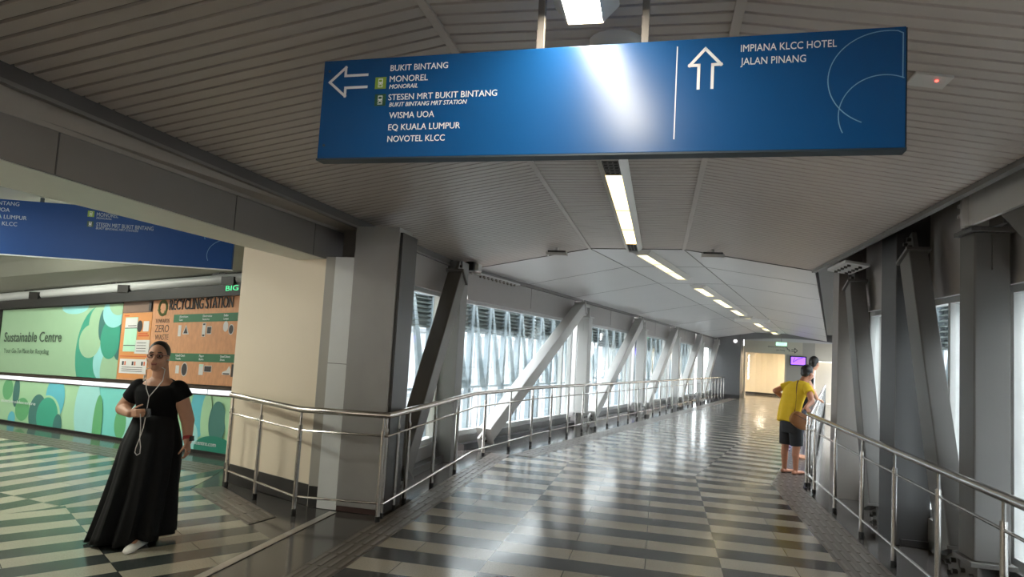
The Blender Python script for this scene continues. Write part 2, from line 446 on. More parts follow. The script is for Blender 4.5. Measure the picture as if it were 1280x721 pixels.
mb = MB(); mb.box(NEAR, -3.31, -3.20, 6.24, 6.6, .0, 2.46); struct('wall_left', mb, m_cgrey)
mb = MB(); mb.box(NEAR, -3.20, -2.99, 6.22, 6.6, .0, 2.46)
mb.box(NEAR, -3.20, -2.99, 6.217, 6.223, 1.40, 1.405, 1); struct('wall_left', mb, [m_white, m_edge], bevel=.004)
mb = MB(); mb.box(NEAR, -3.30, -3.18, 6.232, 6.3, 0, .2); struct('baseboard_left', mb, m_skirt)
mb = MB(); mb.box(NEAR, -2.99, -2.53, 6.2, 6.55, .05, 2.77); struct('wall_left', mb, m_pier, bevel=.006)
mb = MB(); mb.box(NEAR, -2.985, -2.535, 6.205, 6.5, 0, .05); struct('baseboard_left', mb, pr('brown plinth', (70, 48, 44), .5))
mb = MB(); mb.box(NEAR, -2.62, -2.50, 6.22, 6.62, .02, 2.72); struct('trim_7', mb, m_black)

# ---------------------------------------------------------------- glazing
m_frame = pr('pale grey window frame', (188, 188, 186), .45)
m_fasc = pr('warm grey fascia panels', (168, 162, 158), .5, var=.03)
m_kerb = pr('grey kerb under the glass', (120, 118, 116), .45)
m_gl = glass('clear glazing')
win_n = [0]
def glazing(fr, n, b0, b1, side, z0=.28, z1=2.36, mull=(), ztop=2.82, kerb=m_kerb, mf=None):
    """one bay: kerb, frame, mullions, pane and fascia. side=-1 left of the walkway, +1 right"""
    win_n[0] += 1; k = win_n[0]; mf = mf or m_frame
    mb = MB(); mb.box(fr, n-.05, n+.05, b0, b1, z0, z0+.07); mb.box(fr, n-.05, n+.05, b0, b1, z1-.06, z1)
    mb.box(fr, n-.05, n+.05, b0, b0+.05, z0, z1); mb.box(fr, n-.05, n+.05, b1-.05, b1, z0, z1)
    for b in mull: mb.box(fr, n-.04, n+.05, b-.025, b+.025, z0, z1)
    fo = struct('window_%d' % k, mb, mf); fo['_o'] = (0, 0, 0)
    mb = MB(); mb.box(fr, n-.006, n+.006, b0+.03, b1-.03, z0+.04, z1-.03); build('glass_pane', mb, m_gl, fo)
    mb = MB(); lo, hi = (n-.2, n+.1) if side < 0 else (n-.1, n+.2)
    mb.box(fr, lo, hi, b0, b1, -.05, z0); mb.box(fr, lo, hi+(.12 if side < 0 else 0)-(0 if side < 0 else 0), b0, b1, -.05, .09, 1)
    struct('wall_%s' % ('left' if side < 0 else 'right'), mb, [kerb, m_skirt])
    mb = MB(); mb.box(fr, lo, hi, b0, b1, z1, ztop+.1)
    e = n+.1 if side < 0 else n-.1
    q = (b0+b1)/2
    mb.box(fr, e-.003, e+.003, q-.004, q+.004, z1+.05, ztop, 1)
    mb.box(fr, e-.02, e+.02, b0, b1, z1-.01, z1+.05, 0)
    struct('wall_%s' % ('left' if side < 0 else 'right'), mb, [m_fasc, m_edge])
glazing(NEAR, -3.12, 6.6, 9.3, -1, z0=.26)
COLS = [-.75, 4.75, 9.85, 14.75, 19.8, 24.6]
for i in range(5):
    b0, b1 = COLS[i]+(.25 if i else .35), COLS[i+1]-.05
    glazing(FAR, -3.12, b0, b1, -1, mull=(b1-.55,), z0=.2)
glazing(NEAR, 2.64, 5.9, 9.42, 1, mull=(7.0, 8.7), ztop=3.2)
glazing(NEAR, 2.64, .4, 5.85, 1, mull=(4.6, 3.2, 1.9), ztop=3.2)
mb = MB(); mb.box(NEAR, 2.6, 2.8, U0, .4, 0, 3.25); struct('wall_right', mb, m_fasc)  # unseen blank wall added in place of glazing to cut frontal light
for i in range(5):
    b0, b1 = (-.05 if i == 0 else COLS[i]+.25), COLS[i+1]-.05
    glazing(FAR, 2.64, b0, b1, 1, mull=(b1-.55,), ztop=3.2, z0=.2)
# soffit between the right ceiling edge and the right fascia
m_rsoff = pr('grey side soffit', (104, 101, 100), .5)
mb = MB(); mb.prism([NEAR(1.9, U0, 3.22), NEAR(2.95, U0, 3.22), NEAR(2.95, near_end(2.95), 3.22), NEAR(1.9, near_end(1.9), 3.22)], (0, 0, .1)); struct('ceiling', mb, m_rsoff)
mb = MB(); mb.prism([FAR(1.9, far_start(1.9), 3.22), FAR(2.95, far_start(2.95), 3.22), FAR(2.95, U9, 3.22), FAR(1.9, U9, 3.22)], (0, 0, .1)); struct('ceiling', mb, m_rsoff)
mb = MB(); mb.box(NEAR, 1.99, 2.02, U0, near_end(2.0), 2.93, 3.25); struct('trim_4', mb, m_rsoff)
mb = MB(); mb.box(FAR, 1.99, 2.02, far_start(2.0), U9, 2.93, 3.25); struct('trim_4', mb, m_rsoff)
mb = MB(); mb.box(NEAR, 1.98, 2.03, U0, near_end(2.0), 2.89, 2.94); struct('trim_4', mb, m_trim)
mb = MB(); mb.box(FAR, -3.04, -2.96, far_start(-3), U9, 2.80, 2.86); struct('trim_4', mb, m_trim)
# flat mullion piers at the bend
mb = MB(); mb.box(NEAR, -2.98, -2.80, 9.28, 9.62, -.01, 2.83); mb.box(NEAR, -3.2, -2.98, 9.3, 9.7, -.01, 2.83); struct('trim_8', mb, pr('mid grey mullion', (120, 120, 120), .45), bevel=.004)
mb = MB(); mb.box(NEAR, 2.22, 2.50, 9.42, 9.72, -.01, 3.21); struct('trim_8', mb, m_beam, bevel=.004)
mb = MB(); mb.box(NEAR, 2.50, 2.80, 9.42, 9.72, -.01, 3.21); struct('trim_8', mb, m_beam)
# right pier
m_rp = pr('dark grey pier cladding', (62, 61, 61), .45, var=.06, scale=3)
mb = MB(); mb.box(NEAR, 2.24, 2.56, 7.30, 7.75, .0, 3.21); mb.box(NEAR, 2.238, 2.246, 7.29, 7.302, 0, 3.2, 1); struct('wall_right', mb, [m_rp, m_edge], bevel=.005)
mb = MB(); mb.box(NEAR, 2.30, 2.56, 7.28, 7.33, .0, .06); struct('baseboard_right', mb, m_skirt)
# unseen dark wall added behind the camera to hold back light
mb = MB(); mb.box(NEAR, -3.3, 3.2, U0-.2, U0, 0, 3.35); struct('wall_lightblock', mb, pr('dark grey light block', (70, 68, 66), .6))

# ---------------------------------------------------------------- the far end
UE = 26.0
m_end = pr('warm grey end wall', (176, 170, 160), .5, var=.03)
m_endl = pr('cream end wall', (206, 198, 182), .5, var=.03)
m_hall = pr('cream lobby wall', (226, 218, 200), .5, var=.03)
m_pg = pr('grey end pier', (104, 103, 103), .45)
mb = MB(); mb.box(FAR, -3.2, -1.75, UE-1.3, UE-.2, -.05, 3.1); struct('wall_end', mb, m_pg, bevel=.01)
mb = MB(); mb.box(FAR, -3.0, -1.74, UE-1.31, UE-.19, 0, .16); struct('baseboard_end', mb, m_skirt)
mb = MB(); mb.box(FAR, -1.75, .95, UE, UE+.25, 2.26, 2.88); struct('wall_end', mb, m_endl)        # lintel with the writing
mb = MB(); mb.box(FAR, -1.75, -1.66, UE, UE+.25, 0, 2.26); mb.box(FAR, .16, .24, UE, UE+.25, 0, 2.26); struct('door_1', mb, m_endl)
mb = MB(); mb.box(FAR, .24, 1.5, UE+.02, UE+.25, 0, 3.2); struct('wall_end', mb, m_end)
mb = MB(); mb.box(FAR, 1.5, 2.95, UE+.02, UE+.25, 2.0, 3.2); mb.box(FAR, 1.5, 2.95, UE+.6, UE+.7, 0, 2.0); struct('wall_end', mb, m_endl)
mb = MB(); mb.box(FAR, .24, .5, UE, UE+.02, 0, .16); struct('baseboard_end', mb, m_skirt)
mb = MB(); mb.box(FAR, -1.75, 2.95, UE-.02, UE+.25, 2.86, 3.4); struct('wall_end', mb, m_ceil)
# shallow arch rib under the end of the ceiling
mb = MB(); rings = []
for i in range(17):
    n = -1.8+4.6*i/16; z = 2.83+.16*math.sin(PI*min(1, max(0, (n+1.9)/4.7)))
    rings.append([FAR(n, UE-1.2, z), FAR(n, UE-.75, z), FAR(n, UE-.75, z+.45), FAR(n, UE-1.2, z+.45)])
mb.loft(rings); struct('trim_9', mb, pr('grey arch rib', (120, 118, 118), .5), smooth=False)
# lobby beyond the opening: curved cream wall, ceiling
mb = MB(); rings = []
for i in range(13):
    k = i/12; n = -2.9+3.6*k; b = UE+5.2+1.1*math.sin(PI*k*.85)-1.6*k
    rings.append([FAR(n, b, -.1), FAR(n, b+.15, -.1), FAR(n, b+.15, 2.7), FAR(n, b, 2.7)])
mb.loft(rings); struct('wall_lobby', mb, m_hall)
mb = MB(); mb.loft([[p+V((0, 0, 0)) for p in (FAR(-2.9+3.6*i/12, UE+5.19+1.1*math.sin(PI*i/12*.85)-1.6*i/12-.02, 0), FAR(-2.9+3.6*i/12, UE+5.19+1.1*math.sin(PI*i/12*.85)-1.6*i/12, 0), FAR(-2.9+3.6*i/12, UE+5.19+1.1*math.sin(PI*i/12*.85)-1.6*i/12, .13), FAR(-2.9+3.6*i/12, UE+5.19+1.1*math.sin(PI*i/12*.85)-1.6*i/12-.02, .13))] for i in range(13)])
struct('baseboard_lobby', mb, m_skirt)
mb = MB(); mb.box(FAR, -3.2, 1.3, UE+.25, UE+7, 2.45, 2.6); struct('ceiling', mb, m_endl)
mb = MB(); mb.box(FAR, .7, .9, UE+.25, UE+7, -.1, 2.5); struct('wall_lobby', mb, m_hall)
mb = MB(); mb.box(FAR, -3.3, -3.1, UE+.25, UE+7, -.1, 2.5); struct('wall_lobby', mb, m_hall)

# ---------------------------------------------------------------- the side branch shell
m_sceil = pr('grey-green branch ceiling', (150, 150, 140), .5, var=.03)
def pz(s, z): return z*(1+.185*s/4.75)
def PAN(s, z, h=0.0):           # mural wall: s along, z up (it follows the ramp), h out towards the walkway
    p = PA+PW*s-PM*h; p.z = pz(s, z); return p
mb = MB(); prof = [(-.1, None), (.0, None), (.3, 2.18), (.6, 2.40), (.85, 2.66), (1.05, 3.0), (3.4, 3.01)]
def crow(h, z, dz):
    o = []
    for s_ in (-8, 5.6):
        p = PAN(s_, 2.06, h)
        if z: p.z = min(z, 3.0) if z >= 3 else min(3.0, pz(s_, z))
        o.append(p+V((0, 0, dz)))
    return o
for (h0, z0_), (h1, z1_) in zip(prof[:-1], prof[1:]):
    a, b = crow(h0, z0_, 0), crow(h1, z1_, 0); mb.hexa([a[0], a[1], b[1], b[0]]+[p+V((0, 0, .08)) for p in (a[0], a[1], b[1], b[0])])
struct('ceiling', mb, m_sceil, smooth=False)
e_ = crow(3.35, 3.0, 0)
mb = MB(); f_ = [PAN(-8, 0, -.1), PAN(5.55, 0, -.1)]
for p in f_: p.z = 3.02
mb.prism([f_[0], f_[1], NEAR(-3.35, 8.95, 3.02), NEAR(-3.35, 7.6, 3.02), NEAR(-3.35, U0-.3, 3.02), V((-17, -4, 3.02))], (0, 0, .1)); struct('ceiling', mb, m_sceil)
mb = MB(); mb.prism([PAN(-6, -.1, -.06), PAN(5.5, -.1, -.06), PAN(5.5, 2.7, -.06), PAN(-6, 2.7, -.06)], PM*.1); struct('wall_branch', mb, m_pg)
mb = MB(); mb.box(WORLD, -15.8, -15.6, -4.2, 14.5, -.1, 3.1); struct('wall_branch', mb, m_conc)
mb = MB(); mb.box(WORLD, -15.8, -3.7, -4.2, -4.0, -.1, 3.1); struct('wall_branch', mb, m_conc)
# ================================================================ STEELWORK
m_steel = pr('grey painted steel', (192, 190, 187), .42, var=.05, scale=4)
m_steel_shade = pr('grey painted steel with shade in the colour', (94, 91, 88), .42, var=.06, scale=4)  # same steel darkened: shade on the near members is in the colour
m_bolt = pr('dark steel bolts', (84, 82, 80), .4, metal=.6)
m_inox = pr('brushed stainless steel', (196, 190, 184), .24, metal=1.0, var=.05, scale=12)
m_inoxd = pr('darker stainless bars', (150, 146, 142), .28, metal=1.0)
m_foot = pr('black rubber foot', (26, 25, 25), .5)

def steel_column(fr, n, u, label, w=.25, d=.26, zt=2.66, zb=.34, mat=None, group=None):
    mat = mat or m_steel
    t = thing('steel_column', label, 'column', fr(n, u, 0), group)
    mb = MB(); mb.box(fr, n-w/2, n+w/2, u-d/2, u+d/2, zb, zt); build('shaft', mb, mat, t, bevel=.012)
    mb = MB(); mb.box(fr, n-w/2-.03, n+w/2+.03, u-d/2-.03, u+d/2+.03, zt, zt+.035); build('cap_plate', mb, mat, t, bevel=.004)
    mb = MB(); mb.box(fr, n-w/2-.03, n+w/2+.03, u-d/2-.03, u+d/2+.03, zb-.035, zb); build('base_plate', mb, mat, t, bevel=.004)
    mb = MB(); mb.box(fr, n-.02, n+.02, u-.34, u+.2, zt+.03, zt+.30); mb.box(fr, n-.1, n+.1, u-.02, u+.02, zt+.03, zt+.24); build('gusset_plate', mb, mat, t)
    mb = MB(); mb.box(fr, n-.10, n-.07, u-.14, u+.14, .0, zb-.03); mb.box(fr, n+.07, n+.10, u-.14, u+.14, .0, zb-.03); mb.box(fr, n-.07, n+.07, u-.02, u+.02, 0, zb-.03); build('foot_bracket', mb, mat, t)
    s = 1 if n < 0 else -1
    for du in (-.07, .07):
        for z in (.10, .22):
            mb = MB(); a = fr(n+s*.10, u+du, z); mb.tube([a, a+fr.x*s*.03], .018, 6); build('bolt', mb, m_bolt, t)
    for z in (zt+.10, zt+.19):
        mb = MB(); a = fr(n+s*.02, u+.10, z); mb.tube([a, a+fr.x*s*.04], .02, 6); build('bolt', mb, m_bolt, t)
    mb = MB(); mb.box(fr, n-.006, n+.006, u-d/2-.012, u-d/2+.002, zt-.28, zt-.02); build('weld_strip', mb, mat, t)
    return t
def diagonal(fr, n, ua, za, ub, zb, label, w=.22, h=.24, mat=None, group=None):
    mat = mat or m_steel
    a, b = fr(n, ua, za), fr(n, ub, zb); dr = (b-a).normalized()
    t = thing('diagonal_brace', label, 'brace', a-V((0, 0, za)), group)
    mb = MB(); mb.beam(a, b, w, h, fr.x); build('bar', mb, mat, t, bevel=.01)
    for p, q in ((a, -1), (b, 1)):
        mb = MB(); mb.beam(p, p+dr*q*.03, w+.05, h+.05, fr.x); build('end_plate', mb, mat, t, bevel=.004)
        mb = MB(); mb.beam(p+dr*q*.03, p+dr*q*(.22 if q > 0 else .24), .04, .2, fr.x); build('gusset_plate', mb, mat, t)
        s = 1 if n < 0 else -1
        for k in (.09, .17):
            c_ = p+dr*q*k
            for off in (-.05, .05):
                mb = MB(); cc = c_+fr.x.cross(dr)*off; mb.tube([cc+fr.x*s*.02, cc+fr.x*s*.055], .02, 6); build('bolt', mb, m_bolt, t)
    return t
ORD = ['first', 'second', 'third', 'fourth', 'fifth']
diagonal(NEAR, -2.78, 7.32, .22, 8.98, 2.56, 'dark grey slanted brace nearest the camera on the left, just past the grey pier', mat=m_steel_shade, w=.2, h=.26)
for i in range(4):
    u = COLS[i+1]+.02
    steel_column(FAR, -2.80, u, '%s grey steel column behind the left railing beyond the ceiling bend' % ORD[i], zt=2.42, group='columns behind the left railing')
for i in range(5):
    ua = (COLS[i]+.75) if i else .12; ub = COLS[i+1]-.36
    diagonal(FAR, -2.80, ua, .20, ub, 2.62, '%s long slanted grey brace behind the left railing beyond the bend' % ORD[i], group='braces behind the left railing')
steel_column(NEAR, 2.36, 5.72, 'massive grey box column at the right edge with bolted gusset plates', w=.24, d=.26, zt=2.72, mat=m_steel_shade)
diagonal(NEAR, 2.30, 6.08, .30, 7.02, 2.72, 'big dark grey slanted brace between the right pier and the massive column', w=.16, h=.27, mat=m_steel_shade)
diagonal(NEAR, 2.36, 8.28, .16, 9.22, 2.66, 'slanted grey brace behind the bend of the right railing, left of the dark pier', w=.18, h=.24, mat=m_steel_shade)
t = diagonal(NEAR, 2.36, 1.6, .3, 5.16, 2.90, 'thick grey brace cut off by the top right edge of the view', w=.24, h=.26, mat=m_steel_shade)
mb = MB(); mb.prism([NEAR(2.205, 5.74, 2.765), NEAR(2.205, 4.7, 2.765), NEAR(2.205, 4.7, 3.14), NEAR(2.205, 5.2, 3.14), NEAR(2.205, 5.74, 3.06)], n1*.03)
mb.box(NEAR, 2.16, 2.21, 5.60, 5.63, 2.765, 3.0); mb.box(NEAR, 2.235, 2.44, 5.60, 5.63, 2.765, 3.0)
for z in (2.85, 2.93):
    for du in (5.66, 5.70): mb.tube([NEAR(2.205, du, z), NEAR(2.17, du, z)], .016, 6)
solo('gusset_plate', mb, pr('grey plate with light in the colour', (216, 213, 210), .45), 'large grey gusset plate on top of the massive right column', 'steel plate')  # paler than its column: light falling on the plate is in the colour
for fr, n, u_, b0, cnt, lab in ((NEAR, 2.15, 0, 8.35, 6, 'bolted steel bracket under the ceiling edge, right of the dark pier top'),):
    t = thing('bolted_bracket', 'sloping bolted bracket under the right ceiling edge beside the dark pier', 'bracket', fr(n, b0, 2.80))
    mb = MB(); mb.hexa([fr(n-.12, b0, 2.84), fr(n+.14, b0, 2.80), fr(n+.14, b0+.85, 2.80), fr(n-.12, b0+.85, 2.84), fr(n-.12, b0, 2.87), fr(n+.14, b0, 2.83), fr(n+.14, b0+.85, 2.83), fr(n-.12, b0+.85, 2.87)]); build('plate', mb, m_steel, t)
    for k in range(5):
        for j in (0, 1):
            mb = MB(); a = fr(n-.05+.12*j, b0+.12+.15*k, 2.835-.018*j); mb.tube([a, a-V((0, 0, .03))], .022, 6); build('bolt', mb, m_bolt, t)
t = thing('bolted_bracket', 'row of bright bolts on a bracket under the left ceiling edge at the bend', 'bracket', FAR(-2.95, .2, 2.78))
mb = MB(); mb.box(FAR, -3.05, -2.9, -.2, 1.35, 2.775, 2.80); build('plate', mb, m_steel, t)
for k in range(9):
    for j in (0, 1):
        mb = MB(); a = FAR(-2.94-.07*j, .0+.15*k, 2.778); mb.tube([a, a-V((0, 0, .035))], .018, 6); build('bolt', mb, m_inox, t)
t = thing('ceiling_speaker', 'small black box fixed under the left ceiling edge at the bend', 'speaker', NEAR(-2.80, 9.95, 2.74))
mb = MB(); mb.box(NEAR, -2.93, -2.76, 9.72, 9.92, 2.745, 2.88); build('body', mb, m_black, t, bevel=.008)
mb = MB(); mb.box(NEAR, -2.76, -2.70, 9.78, 9.98, 2.75, 2.86); build('bracket', mb, m_steel, t, bevel=.004)

# ================================================================ RAILINGS
def railing(label, path, posts, h=.97, start_cap=True):
    """path: floor points of the rail line; posts: floor points"""
    t = thing('railing', label, 'railing', posts[0])
    def lift(z): return [p+V((0, 0, z)) for p in path]
    mb = MB(); mb.tube(lift(h), .030, 14); build('handrail', mb, m_inox, t, smooth=True)
    for z in (.78, .17):
        mb = MB(); mb.tube(lift(z), .0115, 8); build('rail_bar', mb, m_inox, t, smooth=True)
    for p in posts:
        mb = MB(); mb.tube([p+V((0, 0, .0)), p+V((0, 0, .83))], .021, 10); po = build('post', mb, m_inox, t, smooth=True)
        mb = MB(); mb.tube([p+V((0, 0, .83)), p+V((0, 0, .95))], .0115, 8); build('post_stem', mb, m_inox, po, smooth=True)
        mb = MB(); mb.tube([p+V((0, 0, .0)), p+V((0, 0, .055))], .0245, 10); build('foot_cap', mb, m_foot, po, smooth=True)
    return t
pL0, pL1, pL2 = V((-2.93, 7.42, 0)), V((-1.90, 6.45, 0)), V((-1.07, 6.37, 0))
farL = [FAR(-2.40, -.72+.885*k) for k in range(29)]
posts = [pL0, V((-2.46, 6.98, 0)), pL1, V((-1.11, 6.375, 0)), NEAR(-2.49, 6.12), NEAR(-2.5, 6.45), NEAR(-2.5, 6.75), NEAR(-2.5, 7.6), NEAR(-2.5, 8.5)]+farL
posts = [p-V((0, 0, .0)) for p in posts]
railing('long stainless steel railing along the left side, turning round the beige wall',
        [pL0+(pL0-pL1).normalized()*.05, pL1, pL2, NEAR(-2.5, 9.32), FAR(-2.40, 1.2), FAR(-2.40, 24.1)], posts)
postsR = [NEAR(2.0, u) for u in (10.02, 9.55, 8.5, 7.45, 6.5, 5.56, 4.6, 3.6, 2.6, 1.6, .6)]+[FAR(2.0, .45+.885*k) for k in range(27)]
railing('stainless steel railing along the right side that the man in yellow leans on',
        [NEAR(2.0, -.5), NEAR(2.0, 9.97), FAR(2.0, .35), FAR(2.0, 23.8)], postsR)

# ================================================================ CEILING LIGHTS
m_house = pr('white lamp housing', (206, 202, 196), .4, var=.03)
m_vent = pr('perforated dark vent', (84, 80, 76), .5, metal=.4)
m_lampn = emis('warm lamp diffuser', (255, 220, 138), LAMP*.30)
m_lampf = emis('warm far lamp diffuser', (255, 236, 176), LAMP*.11)
m_wlamp = emis('neutral lamp diffuser', (245, 248, 232), LAMPB)
def ceil_light(fr, nc, b0, b1, diff, label, z=3.2, w=.26, vents=(), mat=None, deep=.07, group=None):
    mat = mat or m_lampn
    t = thing('ceiling_light', label, 'ceiling light', fr(nc, (b0+b1)/2, z), group)
    mb = MB()
    for s in (-1, 1):
        o, i = nc+s*w/2, nc+s*w*.27
        mb.hexa([fr(o, b0, z-.012), fr(i, b0+.04, z-deep), fr(i, b1-.04, z-deep), fr(o, b1, z-.012), fr(o, b0, z), fr(i, b0, z), fr(i, b1, z), fr(o, b1, z)])
    for e, q in ((b0, .03), (b1, -.03)):
        mb.hexa([fr(nc-w*.5, e, z-.012), fr(nc+w*.5, e, z-.012), fr(nc+w*.27, e+q, z-deep), fr(nc-w*.27, e+q, z-deep), fr(nc-w*.5, e, z), fr(nc+w*.5, e, z), fr(nc+w*.27, e+q, z), fr(nc-w*.27, e+q, z)])
    for a, b in zip(diff[:-1], diff[1:]):
        m_ = (a[1]+b[0])/2; mb.box(fr, nc-w*.27, nc+w*.27, a[1], b[0], z-deep, z-.01)
    build('housing', mb, m_house, t)
    for a, b in diff:
        mb = MB(); mb.box(fr, nc-w*.26, nc+w*.26, a, b, z-deep+.012, z-deep+.03); build('diffuser', mb, mat, t)
    for a, b in vents:
        mb = MB(); mb.box(fr, nc-w*.26, nc+w*.26, a, b, z-deep+.012, z-deep+.03)
        k = a+.05
        while k < b-.04:
            for j in (-1, 0, 1): mb.box(fr, nc+j*.04-.014, nc+j*.04+.014, k, k+.03, z-deep+.006, z-deep+.012, 1)
            k += .08
        build('vent_cover', mb, [m_vent, m_foot], t)
    return t
m_lamp0 = emis('bright white lamp diffuser', (255, 245, 222), LAMP*2.5)
ceil_light(NEAR, -.37, .9, 2.87, [(.95, 1.85), (1.88, 2.80)], 'near ceiling light at the top edge, just above the hanging blue sign', mat=m_lamp0, w=.28, deep=.10)
ceil_light(NEAR, -.43, 5.05, 10.0, [(5.62, 6.98), (7.0, 8.1), (8.13, 9.25)], 'long trough ceiling light with a perforated vent, below the blue sign', vents=((5.12, 5.58), (9.28, 9.9)), w=.25, deep=.08)
flab = ['unbroken strip ceiling light just past the ceiling bend',
        'three-lamp ceiling light in the middle of the far ceiling, before the white crossbar',
        'small three-lamp ceiling light past the white crossbar',
        'farthest short ceiling light before the end wall']
ceil_light(FAR, -.36, .1, 3.3, [(.2, 1.18), (1.2, 2.2), (2.22, 3.2)], flab[0], mat=m_lampf, w=.3, group='lights along the far ceiling')
ceil_light(FAR, -.33, 4.7, 12.6, [(4.8, 6.4), (7.25, 9.6), (10.4, 12.5)], flab[1], mat=m_lampf, w=.34, group='lights along the far ceiling')
ceil_light(FAR, -.28, 13.6, 21.6, [(13.8, 15.5), (16.3, 18.8), (19.6, 21.5)], flab[2], mat=m_lampf, w=.36, group='lights along the far ceiling')
ceil_light(FAR, -.15, 22.6, 24.6, [(22.8, 24.4)], flab[3], mat=m_lampf, w=.4, group='lights along the far ceiling')
mb = MB(); mb.prism([FAR(-.62, 13.0, 2.98), FAR(.40, 13.0, 2.98), FAR(.46, 13.05, 2.98), FAR(.46, 13.15, 2.98), FAR(.40, 13.2, 2.98), FAR(-.62, 13.2, 2.98)], (0, 0, .10))
mb.tube([FAR(-.5, 13.1, 3.05), FAR(-.5, 13.1, 3.2)], .012, 6); mb.tube([FAR(.36, 13.1, 3.05), FAR(.36, 13.1, 3.14)], .012, 6)
solo('signal_bar', mb, pr('white enamel', (216, 212, 208), .4), 'white crossbar hung sideways under the row of far ceiling lights', 'crossbar')
for fr, n, b, z, lab in ((NEAR, -1.52, 9.75, 3.03, 'small white-rimmed emergency light on the left ceiling slope at the bend'),
                         (NEAR, .66, 9.65, 3.05, 'small white-rimmed emergency light on the right ceiling slope at the bend')):
    t = thing('emergency_light', lab, 'emergency light', fr(n, b, z), 'emergency lights at the ceiling bend')
    mb = MB(); mb.box(fr, n-.13, n+.13, b-.05, b+.05, z, z+.05); build('housing', mb, pr('dark recess', (80, 78, 76), .5), t)
    mb = MB()
    mb.box(fr, n-.15, n+.15, b-.07, b-.05, z-.02, z+.02); mb.box(fr, n-.15, n-.13, b-.07, b+.07, z-.02, z+.03); mb.box(fr, n+.13, n+.15, b-.07, b+.07, z-.02, z+.03)
    build('rim', mb, m_house, t)
    mb = MB(); mb.tube([fr(n, b, z+.05), fr(n, b, z+.17)], .02, 8); build('stem', mb, m_house, t)
t = thing('ceiling_sensor', 'square white ceiling plate with a small red light, right of the blue sign', 'sensor', NEAR(1.19, 3.45, 3.04))
sl = .28/1.74
def rc(n, b, h=0): return NEAR(n, b, 3.2-(n-.28)*sl-h)
mb = MB(); mb.hexa([rc(1.11, 3.38, .012), rc(1.27, 3.38, .012), rc(1.27, 3.52, .012), rc(1.11, 3.52, .012), rc(1.11, 3.38), rc(1.27, 3.38), rc(1.27, 3.52), rc(1.11, 3.52)]); build('plate', mb, m_house, t)
mb = MB(); mb.ball(rc(1.215, 3.43, .014), (.008, .008, .005), seg=10, rings=6); build('red_light', mb, emis('red led', (255, 60, 50), 3), t)
mb = MB(); mb.ball(NEAR(-.27, 3.24, 3.2), (.13, .13, .05)); solo('ceiling_dome', mb, m_house, 'shallow white dome on the ceiling peeking over the top of the blue sign', 'ceiling lamp', smooth=True)
t = thing('dome_camera', 'small white dome camera high on the grey pier at the far end', 'camera', FAR(-2.0, UE-1.4, 2.74))
mb = MB(); mb.ball(FAR(-2.0, UE-1.4, 2.74), .09, seg=12, rings=8); build('dome', mb, emis('white dome with added glow', (240, 240, 240), .8), t, smooth=True)  # not a lamp: the dome's brightness is put in as a glow
mb = MB(); mb.tube([FAR(-2.0, UE-1.4, 2.76), FAR(-2.0, UE-1.4, 2.83)], .07, 10); build('mount', mb, m_house, t)

# ================================================================ THE BIG BLUE SIGN
m_blue = pr('blue sign face', (17, 76, 134), .25, var=.03, spec=.5)
m_bedge = pr('dark sign edge', (34, 52, 66), .5)
m_wht = pr('white vinyl lettering', (226, 230, 236), .45, var=.02)
m_pale = pr('pale blue line', (120, 170, 205), .45)
SB = V((-.9176, 3.0304, 2.483)); sx = V((math.cos(math.radians(-15.374)), math.sin(math.radians(-15.374)), 0)); sy = V((0, 0, 1)); sn = V((sx.y, -sx.x, 0))
SW, SH = 2.39, .455
def SGN(a, b, h=0.0): return SB+sx*a+sy*b+sn*h
def plate(mb, pt, a0, a1, b0, b1, h0, h1, mi=0):
    return mb.hexa([pt(a0, b0, h0), pt(a1, b0, h0), pt(a1, b1, h0), pt(a0, b1, h0), pt(a0, b0, h1), pt(a1, b0, h1), pt(a1, b1, h1), pt(a0, b1, h1)], mi)
def stroke(mb, pt, pts, wd, h=.0015, mi=0):
    for i in range(len(pts)-1):
        a, b = V((*pts[i], 0)), V((*pts[i+1], 0)); d_ = (b-a).normalized()*wd/2; q = V((-d_.y, d_.x, 0))
        a2, b2 = a-d_, b+d_
        P = [a2-q, b2-q, b2+q, a2+q]
        mb.hexa([pt(p.x, p.y, 0) for p in P]+[pt(p.x, p.y, h) for p in P], mi)
def arc(c, rx, ry, a0, a1, n=40): return [(c[0]+rx*math.cos(math.radians(a0+(a1-a0)*i/n)), c[1]+ry*math.sin(math.radians(a0+(a1-a0)*i/n))) for i in range(n+1)]
m_lime = pr('lime green pictogram', (126, 160, 60), .45); m_dkg = pr('dark green pictogram', (26, 74, 52), .45)
def pictogram(pt, a, b, sz, mat, parent):
    mb = MB(); plate(mb, pt, a, a+sz, b, b+sz, 0, .0015); ic = build('pictogram', mb, mat, parent)
    mb = MB()
    f = lambda x, y, h=0: pt(a+x*sz, b+y*sz, .0015+h)
    plate(mb, f, .30, .70, .36, .86, 0, .001)
    plate(mb, f, .36, .64, .58, .78, .001, .0015, 1)
    plate(mb, f, .36, .44, .42, .48, .001, .0015, 1); plate(mb, f, .56, .64, .42, .48, .001, .0015, 1)
    plate(mb, f, .26, .42, .24, .29, 0, .001); plate(mb, f, .58, .74, .24, .29, 0, .001); plate(mb, f, .28, .72, .12, .17, 0, .001)
    build('train_symbol', mb, [m_wht, mat], ic)
def out_arrow(pts, mb, pt, wd): stroke(mb, pt, pts, wd)
t = thing('hanging_sign', 'long blue direction sign hanging from the ceiling with arrows left and up', 'sign', SGN(SW/2, SH, -.03))
mb = MB(); plate(mb, SGN, 0, SW, 0, SH, -.06, 0); board = build('board', mb, m_blue, t, bevel=.003)
mb = MB(); plate(mb, SGN, -.004, SW+.004, -.008, 0, -.066, .002); plate(mb, SGN, SW, SW+.006, -.008, SH, -.066, -.01); build('edge_trim', mb, m_bedge, t)
